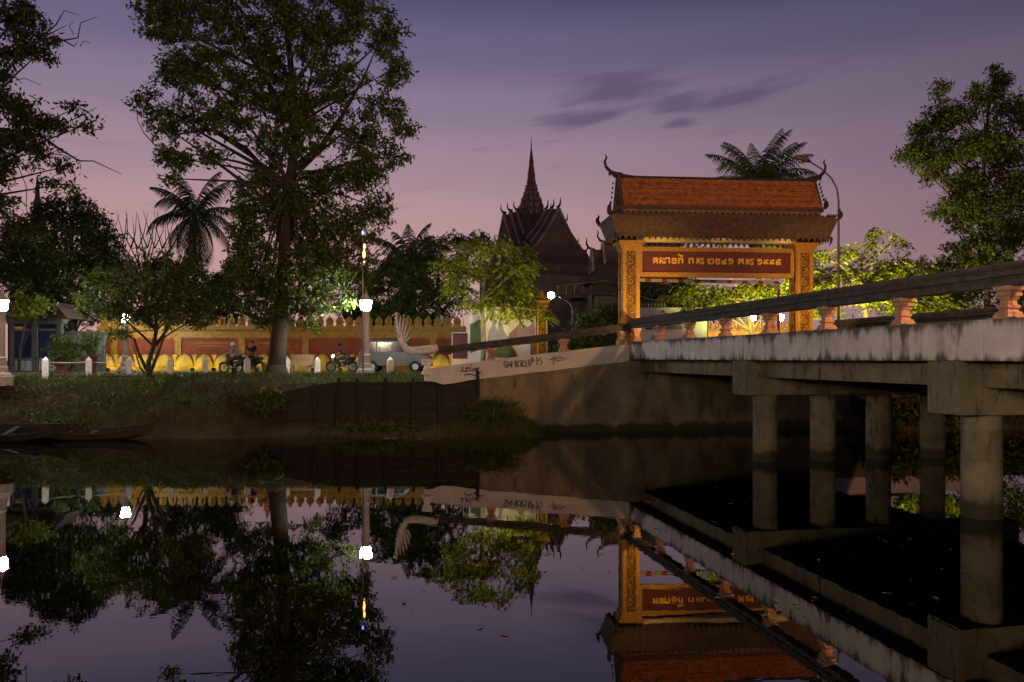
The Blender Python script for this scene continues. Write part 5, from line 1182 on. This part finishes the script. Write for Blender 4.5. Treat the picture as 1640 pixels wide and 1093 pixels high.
# ------------------------------------------------------------------ trees
tree('broadleaf_tree', 'tall broadleaf tree with thick dark trunk rising above the motorbikes', [(443, 601), (445, 560), (449, 520), (452, 470), (455, 410), (458, 350), (463, 295), (470, 250), (476, 200), (470, 140), (460, 60), (455, -40)], 38.2,
     [(300, -60, 90, 60), (430, -90, 110, 70), (560, -50, 90, 60), (250, 20, 45, 35), (300, 55, 60, 45), (370, 50, 65, 55), (470, 40, 65, 55), (560, 45, 60, 50), (615, 40, 40, 45), (628, 110, 30, 35),
      (275, 110, 50, 40), (345, 130, 60, 48), (440, 140, 65, 55), (540, 140, 65, 50), (610, 165, 40, 30), (236, 165, 26, 24), (250, 195, 28, 26), (305, 190, 50, 34), (385, 205, 50, 36), (490, 225, 55, 42), (575, 215, 55, 42), (650, 205, 26, 18),
      (258, 240, 22, 18), (285, 258, 34, 22), (345, 250, 34, 20), (415, 285, 48, 36), (515, 295, 48, 36), (590, 280, 46, 36), (635, 255, 26, 22), (268, 285, 18, 10),
      (392, 345, 36, 40), (460, 365, 46, 42), (540, 360, 52, 40), (608, 335, 28, 28), (385, 415, 32, 38), (445, 435, 56, 38), (525, 430, 52, 38), (585, 395, 26, 26), (395, 480, 36, 30), (465, 490, 48, 28), (535, 480, 46, 24), (580, 445, 22, 20), (425, 515, 34, 14), (485, 520, 30, 12), (510, 505, 20, 10),
      (420, 460, 46, 34), (500, 465, 48, 30), (560, 425, 40, 32), (400, 380, 36, 36), (500, 400, 48, 36), (570, 350, 44, 36), (440, 320, 46, 28), (370, 300, 26, 20), (480, 330, 40, 30), (430, 230, 50, 34), (560, 270, 40, 30), (470, 180, 50, 36), (400, 150, 46, 36), (520, 90, 50, 40), (420, 90, 50, 40)],
     .215, 'leaf_mid', dens=.74, trad=(.46, .10), spread=.42, yj=1.3, bare=[([(463, 300), (430, 280), (390, 235), (340, 205), (290, 215), (245, 235)], .16), ([(470, 270), (510, 240), (545, 190), (580, 130), (605, 60)], .20), ([(468, 280), (520, 275), (560, 290)], .12), ([(476, 210), (440, 150), (400, 90), (360, 20)], .16), ([(250, 235), (232, 215), (222, 195), (225, 175)], .03)])
tree('multi_stem_shrub', 'multi stemmed small tree leaning over the bank before the temple wall', [(240, 606), (238, 580), (246, 555), (250, 530), (250, 490), (248, 455)], 36.4,
     [(245, 465, 70, 34), (200, 490, 46, 26), (290, 490, 46, 30), (185, 445, 52, 30), (290, 440, 46, 28), (320, 475, 28, 24), (160, 480, 30, 24), (235, 505, 50, 18), (290, 515, 40, 14), (240, 420, 50, 26), (200, 535, 24, 10), (320, 510, 24, 14)],
     .17, 'leaf_mid', dens=.62, trad=(.13, .05), spread=.5, droop=.45, bare=[([(240, 604), (222, 565), (212, 545), (195, 528), (185, 515)], .09), ([(240, 600), (256, 565), (270, 535), (290, 505)], .08), ([(236, 604), (225, 590), (205, 545)], .06), ([(250, 555), (268, 520), (285, 490)], .06)], cat='shrub')
sh = thing('green_shrub', 'bright green sprouting leaves at the foot of the multi stemmed tree', 'shrub', (gx(243, 35.4), 35.4, 1.9))
Pp = rng.normal(size=(420, 3))*np.array([.45, .3, .42])+np.array(at(246, 632, 35.2)); leaf_mesh('leaves', Pp, .24, 'leaf_lime', sh, width=.28, droop=.6)
MB().tube([(0, 0, -.3), (0, 0, .7)], .03, 5).build('stem', 'bark', sh)
# big dark tree whose trunk stands outside the frame on the left
tree('overhanging_tree', 'dark tree with bare branch tips reaching in from the left edge', [(-150, 620), (-148, 480), (-140, 330), (-125, 180), (-110, 60)], 34.0,
     [(10, 25, 55, 32), (35, 60, 45, 26), (15, 95, 40, 18), (70, 85, 22, 10), (5, 165, 50, 22), (45, 190, 48, 22), (85, 205, 28, 12), (130, 178, 24, 7), (145, 205, 26, 8), (20, 225, 55, 24), (65, 245, 40, 16), (95, 262, 26, 9), (25, 270, 40, 18), (60, 18, 22, 16), (5, 330, 35, 24), (35, 375, 30, 14), (105, 300, 26, 12), (-60, 130, 60, 60), (-60, 250, 60, 50), (-80, 30, 60, 50)],
     .21, 'leaf_dark', dens=.85, trad=(.5, .15), spread=.46, yj=.6,
     bare=[([(-60, 100), (0, 90), (40, 82), (75, 71), (105, 70), (125, 78), (138, 78)], .09), ([(75, 71), (100, 68), (118, 55), (128, 38), (150, 24)], .05), ([(60, 65), (85, 38), (108, 22), (122, 22)], .04), ([(70, 60), (95, 50), (112, 45)], .03), ([(118, 55), (110, 40), (120, 37)], .02), ([(128, 75), (135, 65), (143, 68)], .018),
           ([(-40, 100), (0, 113), (28, 128), (48, 143)], .05), ([(28, 128), (40, 125), (58, 132)], .02), ([(-40, 200), (60, 215), (95, 240), (130, 260), (158, 262), (195, 279)], .07), ([(80, 210), (105, 198), (130, 182), (160, 176)], .03), ([(85, 208), (120, 205), (160, 205)], .025), ([(-40, 260), (30, 270), (45, 300), (50, 340)], .03)])
BG = 'trees behind the temple wall'
tree('rain_tree', 'dense dark tree crown filling the left above the blue gate', [(120, 600), (118, 540), (112, 480), (110, 420)], 52,
     [(120, 395, 75, 45), (60, 430, 60, 45), (150, 430, 60, 40), (100, 470, 70, 30), (40, 470, 45, 25), (170, 390, 30, 30), (150, 350, 36, 24), (100, 350, 40, 22), (190, 440, 40, 30), (130, 500, 50, 20), (10, 430, 30, 40), (170, 495, 40, 25), (35, 365, 34, 26), (85, 335, 30, 22), (60, 390, 50, 30), (120, 320, 22, 14), (15, 380, 30, 30)],
     .24, 'leaf_dark', dens=.9, trad=(.4, .15), group=BG)
tree('low_tree', 'small tree with bright lit leaves right above the left lantern', [(30, 600), (32, 560), (40, 520), (50, 490)], 44, [(35, 480, 26, 14), (60, 495, 26, 12), (45, 500, 20, 10), (80, 490, 20, 12)], .26, 'leaf_lime', dens=.7, trad=(.1, .04))
tree('frangipani_tree', 'leafless tree with upturned stubby twigs left of the tall palm', [(235, 600), (236, 520), (232, 450), (230, 420)], 58, [], .2, trad=(.25, .12), group=BG,
     bare=[([(232, 460), (232+dx*.5, 420-abs(dx)*.1), (232+dx, 395-10*abs(math.sin(dx))), (232+dx*1.15, 355-18*math.sin(dx*.7))], .07) for dx in (-50, -38, -26, -14, -4, 8, 20, 32, 44, 55)] +
          [([(232+dx, 398), (232+dx*1.2+e2, 372), (232+dx*1.25+e2*1.6, 350-abs(e2))], .05) for dx in (-48, -36, -22, -10, 4, 16, 28, 42, 52) for e2 in (-13, 9)] +
          [([(232+dx, 440), (232+dx*1.1+e2, 415), (232+dx*1.15+e2*1.8, 395-abs(e2))], .05) for dx in (-40, -15, 15, 45) for e2 in (-14, 13)])
tree('background_tree', 'dark tree mass between the shrub crown and the big trunk', [(330, 600), (330, 520), (335, 460)], 57, [(330, 460, 50, 30), (290, 480, 45, 25), (370, 470, 40, 35), (340, 500, 60, 20), (380, 430, 25, 30), (270, 450, 35, 25), (250, 500, 50, 18), (310, 425, 30, 18)], .24, 'leaf_dark', dens=.85, trad=(.3, .12), group=BG)
tree('conifer_like_tree', 'olive tree with drooping sprays behind the central lantern', [(668, 600), (665, 520), (660, 440), (658, 390)], 56, [(620, 430, 30, 24), (660, 440, 40, 30), (640, 480, 46, 24), (690, 470, 34, 28), (620, 500, 34, 16), (670, 505, 50, 14), (600, 450, 24, 20), (650, 410, 30, 20), (700, 500, 30, 14)], .30, 'leaf_mid', dens=.7, trad=(.22, .10), feather=True, group=BG)
tree('background_tree', 'spreading dark tree with fine twigs over the crenels by the naga', [(712, 600), (708, 540), (702, 480), (700, 440)], 54, [(690, 390, 34, 14), (730, 380, 34, 14), (770, 378, 30, 12), (700, 420, 40, 20), (740, 420, 36, 20), (720, 460, 30, 16), (680, 400, 26, 12), (740, 480, 26, 14)], .22, 'leaf_dark', dens=.55, trad=(.22, .10), feather=True, group=BG)
tree('background_tree', 'dark round tree seen between lantern post and big crown', [(600, 600), (600, 540), (605, 500)], 60, [(590, 500, 40, 22), (560, 490, 40, 26), (620, 520, 34, 12), (545, 450, 30, 30), (590, 455, 24, 24)], .24, 'leaf_dark', dens=.9, trad=(.22, .10), group=BG)
tree('feathery_tree', 'feathery leaved small tree lit yellow green in front of the billboard', [(773, 585), (775, 555), (774, 520), (771, 485), (775, 450), (780, 420)], 42.5,
     [(800, 398, 34, 12), (840, 395, 26, 10), (760, 400, 40, 14), (720, 420, 34, 14), (790, 430, 44, 20), (835, 430, 32, 18), (850, 460, 26, 18), (810, 465, 40, 18), (840, 490, 34, 14), (775, 480, 30, 14), (740, 450, 34, 16), (800, 500, 36, 10), (755, 430, 30, 14), (872, 500, 14, 8)],
     .22, 'leaf_lime', dens=.60, trad=(.16, .07), feather=True, droop=.5, barkm='bark_pale', spread=.5)
tree('leafy_bush', 'broad leaved bush lit green beside the slim lamp', [(955, 600), (955, 560), (955, 530)], 47, [(950, 520, 34, 22), (920, 545, 30, 16), (975, 540, 30, 22), (945, 555, 44, 14), (965, 500, 26, 14), (985, 505, 20, 20), (905, 560, 24, 10)], .26, 'leaf_mid', dens=1.0, trad=(.12, .05), cat='bush')
tree('flame_tree', 'spreading lime green tree lit hard right of the gate column', [(1395, 600), (1392, 540), (1385, 490), (1378, 450), (1380, 420)], 49.5,
     [(1320, 405, 34, 12), (1360, 400, 34, 10), (1320, 440, 36, 22), (1365, 430, 40, 22), (1415, 425, 40, 22), (1455, 425, 36, 20), (1400, 455, 46, 20), (1345, 465, 50, 18), (1300, 465, 26, 18), (1450, 455, 40, 18), (1395, 374, 14, 5), (1440, 383, 22, 6), (1395, 390, 16, 6), (1485, 440, 30, 16), (1415, 480, 60, 14), (1470, 480, 50, 16), (1320, 490, 40, 14), (1520, 490, 50, 16)],
     .26, 'leaf_lime', dens=.62, trad=(.22, .08), feather=True, barkm='bark_pale', spread=.5, bare=[([(1380, 440), (1400, 412), (1425, 395), (1418, 378)], .05), ([(1378, 450), (1340, 420), (1310, 412), (1298, 395)], .06), ([(1380, 440), (1370, 415), (1385, 400)], .04)])
tree('flame_tree', 'yellow green tree showing through the gate under the name board', [(1205, 600), (1203, 530), (1195, 480), (1180, 460)], 47.5,
     [(1100, 462, 26, 12), (1075, 478, 18, 8), (1140, 462, 32, 14), (1180, 465, 36, 16), (1225, 462, 36, 18), (1255, 470, 24, 16), (1120, 486, 26, 8), (1160, 482, 36, 8), (1250, 410, 30, 20), (1200, 400, 60, 8), (1130, 402, 50, 5), (1270, 440, 16, 20)], .24, 'leaf_lime', dens=.75, trad=(.18, .07), feather=True, barkm='bark_pale', spread=.5, bare=[([(1195, 490), (1150, 470), (1115, 455), (1105, 440)], .06), ([(1195, 490), (1230, 460), (1250, 420)], .05)])
tree('background_tree', 'dark leafy tree behind the banner inside the gate', [(1060, 600), (1060, 530), (1062, 480)], 64, [(1050, 470, 34, 24), (1090, 460, 30, 24), (1040, 500, 30, 16), (1080, 495, 40, 16), (1020, 460, 20, 20), (1110, 490, 40, 18), (1160, 500, 40, 14)], .32, 'leaf_deep', dens=1.0, trad=(.2, .08), group=BG)
tree('slender_tree', 'tall dark tree with loose crown at the right edge behind the bridge', [(1582, 600), (1582, 520), (1580, 440), (1578, 370), (1574, 300), (1578, 230), (1585, 160)], 50,
     [(1600, 132, 24, 20), (1588, 115, 12, 8), (1498, 150, 14, 18), (1552, 150, 14, 14), (1545, 185, 40, 26), (1610, 185, 34, 30), (1500, 205, 36, 24), (1470, 205, 18, 14), (1440, 255, 24, 12), (1475, 258, 34, 18), (1500, 280, 26, 16), (1555, 240, 44, 34), (1622, 255, 34, 36), (1540, 300, 36, 22), (1600, 315, 40, 34), (1505, 343, 22, 10), (1540, 355, 30, 18), (1575, 385, 36, 26), (1630, 380, 30, 36), (1530, 400, 30, 14), (1500, 425, 40, 14), (1570, 425, 50, 18), (1660, 300, 40, 60), (1660, 200, 30, 50), (1520, 240, 44, 30), (1580, 285, 46, 34), (1590, 230, 44, 34), (1530, 330, 44, 24), (1610, 370, 44, 34), (1570, 340, 44, 30), (1520, 180, 36, 26), (1580, 160, 30, 24), (1480, 235, 30, 16), (1550, 415, 50, 20), (1620, 430, 50, 24)],
     .22, 'leaf_dark', dens=.85, trad=(.24, .08), spread=.52)
tree('background_tree', 'low dark trees closing the view beyond the bridge at right', [(1540, 620), (1540, 560), (1545, 510)], 56, [(1500, 470, 50, 20), (1560, 470, 60, 24), (1630, 470, 50, 26), (1480, 500, 60, 18), (1600, 510, 70, 18), (1430, 520, 50, 12), (1700, 470, 60, 60)], .34, 'leaf_mid', dens=1.0, trad=(.2, .08), group=BG)
palm('coconut_palm', 'coconut palm with full crown left of the big tree', at(312, 597, 62), at(312, 345, 62), 26, 4.6, seed=3, dead=5, lo=-1.2)
palm('coconut_palm', 'coconut palm between the big tree and the spire', at(656, 597, 64), at(657, 420, 64), 24, 4.4, seed=8, dead=4, lo=-1.1)
palm('coconut_palm', 'coconut palm crown showing above the gate roof', at(1214, 597, 66), at(1216, 302, 66), 32, 5.8, seed=5, lo=-.15)
# ------------------------------------------------------------------ bank growth, grass, litter
def ground_cover(name, pts, h, m, label, kind='stuff', lean=.5, w=.012):
    V = []; Fc = []
    for x, y, z in pts:
        a = random.uniform(0, 6.283); d = Vector((math.cos(a), math.sin(a), 0)); s = Vector((-d.y, d.x, 0))*w; hh = h*random.uniform(.5, 1.3); k = random.uniform(.2, 1)*lean*hh; i = len(V)
        V += [(x-s.x, y-s.y, z), (x+s.x, y+s.y, z), (x+s.x*.6+d.x*k*.4, y+s.y*.6+d.y*k*.4, z+hh*.6), (x-s.x*.6+d.x*k*.4, y-s.y*.6+d.y*k*.4, z+hh*.6), (x+d.x*k, y+d.y*k, z+hh*(1-.3*lean))]; Fc += [(i, i+1, i+2, i+3), (i+3, i+2, i+4)]
    me = bpy.data.meshes.new(name); me.from_pydata(V, [], Fc); return tag(put(name, me, m), label, None, None, kind)
pts = []
for i in range(42000):
    x = random.uniform(-30, -1.0); y = random.uniform(33.0, 37.4)
    if PX0 < x and 33.6 < y < 35.0: continue
    if vnoise(x*.5, y*.6, 11)+random.uniform(-.35, .35) < -.18: continue
    pts.append((x, y, bank_z(x, y)-.02))
ground_cover('grass', pts, .24, 'grass', 'short mixed grass covering the left river bank')
pts = [(x, y, bank_z(x, y)-.02) for x, y in ((random.gauss(-.2, 1.3), random.uniform(32.7, 34.9)) for _ in range(5200)) if -3.5 < x < 2.0]
ground_cover('grass', pts, .34, 'grass', 'longer grass on the mound below the abutment wall', lean=.9)
pts = []
for i in range(5000):
    s_, t_ = random.uniform(10.6, 40), random.uniform(-3.2, 1.2); w = bl2w(s_, t_, 0); pts.append((w.x, w.y, -.45+2.9*sstep(-3.2, 1.4, t_)*lerp(.45, 1, sstep(10, 13, s_))))
ground_cover('grass', pts, .45, 'grass', 'rough grass on the right bank under the bridge', lean=.8, w=.02)
def bush(name, label, c, r, n, ln, m, w=.3, droop=.5, shape=(1, .6, .7)):
    t = thing(name, label, 'bush', (c[0], c[1], c[2]-r*.5)); P_ = ell(n, .3)*np.array([r*shape[0], r*shape[1], r*shape[2]])+np.array(c)
    leaf_mesh('leaves', P_, ln, m, t, width=w, droop=droop); mb = MB()
    for i in range(9):
        q = Vector(c)+Vector(ell(1)[0]*r*.7); mb.tube([Vector((c[0], c[1], c[2]-r*.6)), q], [.02, .008], 4)
    mb.build('stems', 'bark', t, world=True)
bush('dry_bush', 'dry brown hanging bush on the bank below the motorbikes', at(388, 645, 34.6), 1.0, 900, .26, 'leaf_dry', .14, .9, (.9, .5, 1.0))
bush('green_bush', 'grassy green bush sprawling down the bank left of centre', at(180, 652, 34.2), 1.25, 1500, .34, 'grass', .10, .5, (1.5, .6, .55))
bush('dry_bush', 'brown scrub on the bank edge at the far left', at(30, 640, 34.8), 1.1, 1000, .24, 'leaf_dry', .25, .3, (1.4, .6, .6))
bush('green_bush', 'low dark scrub beside the boats at the waterline', at(95, 680, 33.0), .9, 800, .26, 'leaf_mid', .2, .4, (1.6, .5, .5))
bush('dry_bush', 'brown scrub left of the board wall', at(330, 625, 35.4), .9, 700, .22, 'leaf_dry', .22, .4, (1.8, .5, .4))
bush('green_bush', 'dark leafy tuft hanging to the water under the green shrub', at(240, 680, 33.4), .8, 600, .26, 'leaf_mid', .2, .8, (.8, .5, .9))
bush('green_bush', 'low green growth on top of the board wall by the white band', at(730, 600, 35.0), .5, 700, .16, 'grass', .2, .1, (3.0, .6, .3))
bush('green_bush', 'leafy green bush at the bank top right of the shrub stems', at(300, 612, 36.0), .8, 1500, .2, 'leaf_mid', .35, .3, (1.6, .5, .45))
bush('green_bush', 'leafy green bush spilling over the bank at far left', at(110, 630, 35.2), 1.0, 1800, .22, 'leaf_mid', .35, .5, (1.7, .5, .5))
bush('green_bush', 'green weeds spilling over the left end of the board wall', at(425, 640, 34.6), .8, 1500, .22, 'leaf_mid', .3, .7, (1.2, .4, .8))
bush('green_bush', 'trailing green growth on the bank left of the dry hanging bush', at(300, 655, 34.2), 1.0, 1500, .26, 'leaf_mid', .25, .7, (1.3, .6, .7))
bush('green_bush', 'grassy tuft on the mound at the foot of the abutment', at(790, 655, 34.3), .9, 1600, .36, 'grass', .09, .3, (1.5, .5, .6))
bush('green_bush', 'weeds growing along the foot of the board wall', at(600, 685, 34.0), .7, 1500, .26, 'leaf_mid', .18, .3, (3.4, .4, .45))
for i, (s_, t_, r, lab) in enumerate(((12.2, -1.4, 1.5, 'green bush on the right bank seen between the bridge columns'), (15.0, -1.8, 1.5, 'green bush on the right bank at the right edge under the bridge'), (18.5, -1.2, 1.6, 'outer green bush on the right bank beyond the bridge'))):
    w = bl2w(s_, t_, 1.5); bush('green_bush', lab, (w.x, w.y, 1.3), r, 1500, .30, 'leaf_mid', .35, .3, (1.1, .8, .8))
Pb = []
for i in range(9000):
    x = random.uniform(-30, PX0+.5); y = random.uniform(32.6, 36.4)
    if vnoise(x*.45, y*.8, 21)+random.uniform(-.2, .2) < .02: continue
    Pb.append((x, y, bank_z(x, y)+random.uniform(0, .3)))
tag(leaf_mesh('bank_scrub', Pb, .22, 'leaf_dry', None, width=.16, droop=.3), 'dry stalks and scrub tangled over the left bank', None, None, 'stuff')
# leaf litter on the promenade and scraps on the water
P_ = [(x, y, (bank_z(x, y) if y < 37.3 else GZ)+.03) for x, y in ((random.uniform(-26, -2), random.uniform(35.6, 40.5)) for _ in range(1600))]
tag(leaf_mesh('leaf_litter', P_, .12, 'litter', None, width=.6, droop=0, fold=.05), 'dry leaves scattered over the promenade and bank edge', None, None, 'stuff')
P_ = [(random.gauss(cx_, sx_), random.gauss(cy_, sy_), .012) for cx_, cy_, sx_, sy_, n_ in ((-4.0, 32.9, 1.6, .12, 260), (3.5, 10.8, .5, .3, 14), (-1.4, 12, 1.5, 1.2, 26), (-3, 18, 4, 3, 40), (7, 13, 1.5, 1.5, 18), (2, 17, 3, 3, 20)) for _ in range(n_)]
V = []; Fc = []
for x, y, z in P_:
    r = random.uniform(.02, .06); a = random.uniform(0, 3); i = len(V)
    V += [(x+r*1.6*math.cos(a), y+r*1.6*math.sin(a), z), (x-r*.6*math.sin(a), y+r*.6*math.cos(a), z+.01), (x-r*1.5*math.cos(a), y-r*1.5*math.sin(a), z), (x+r*.6*math.sin(a), y-r*.6*math.cos(a), z+.008)]; Fc.append((i, i+1, i+2, i+3))
me = bpy.data.meshes.new('floating_debris'); me.from_pydata(V, [], Fc); tag(put('floating_debris', me, 'litter'), 'small leaves and scraps floating on the dark water', None, None, 'stuff')
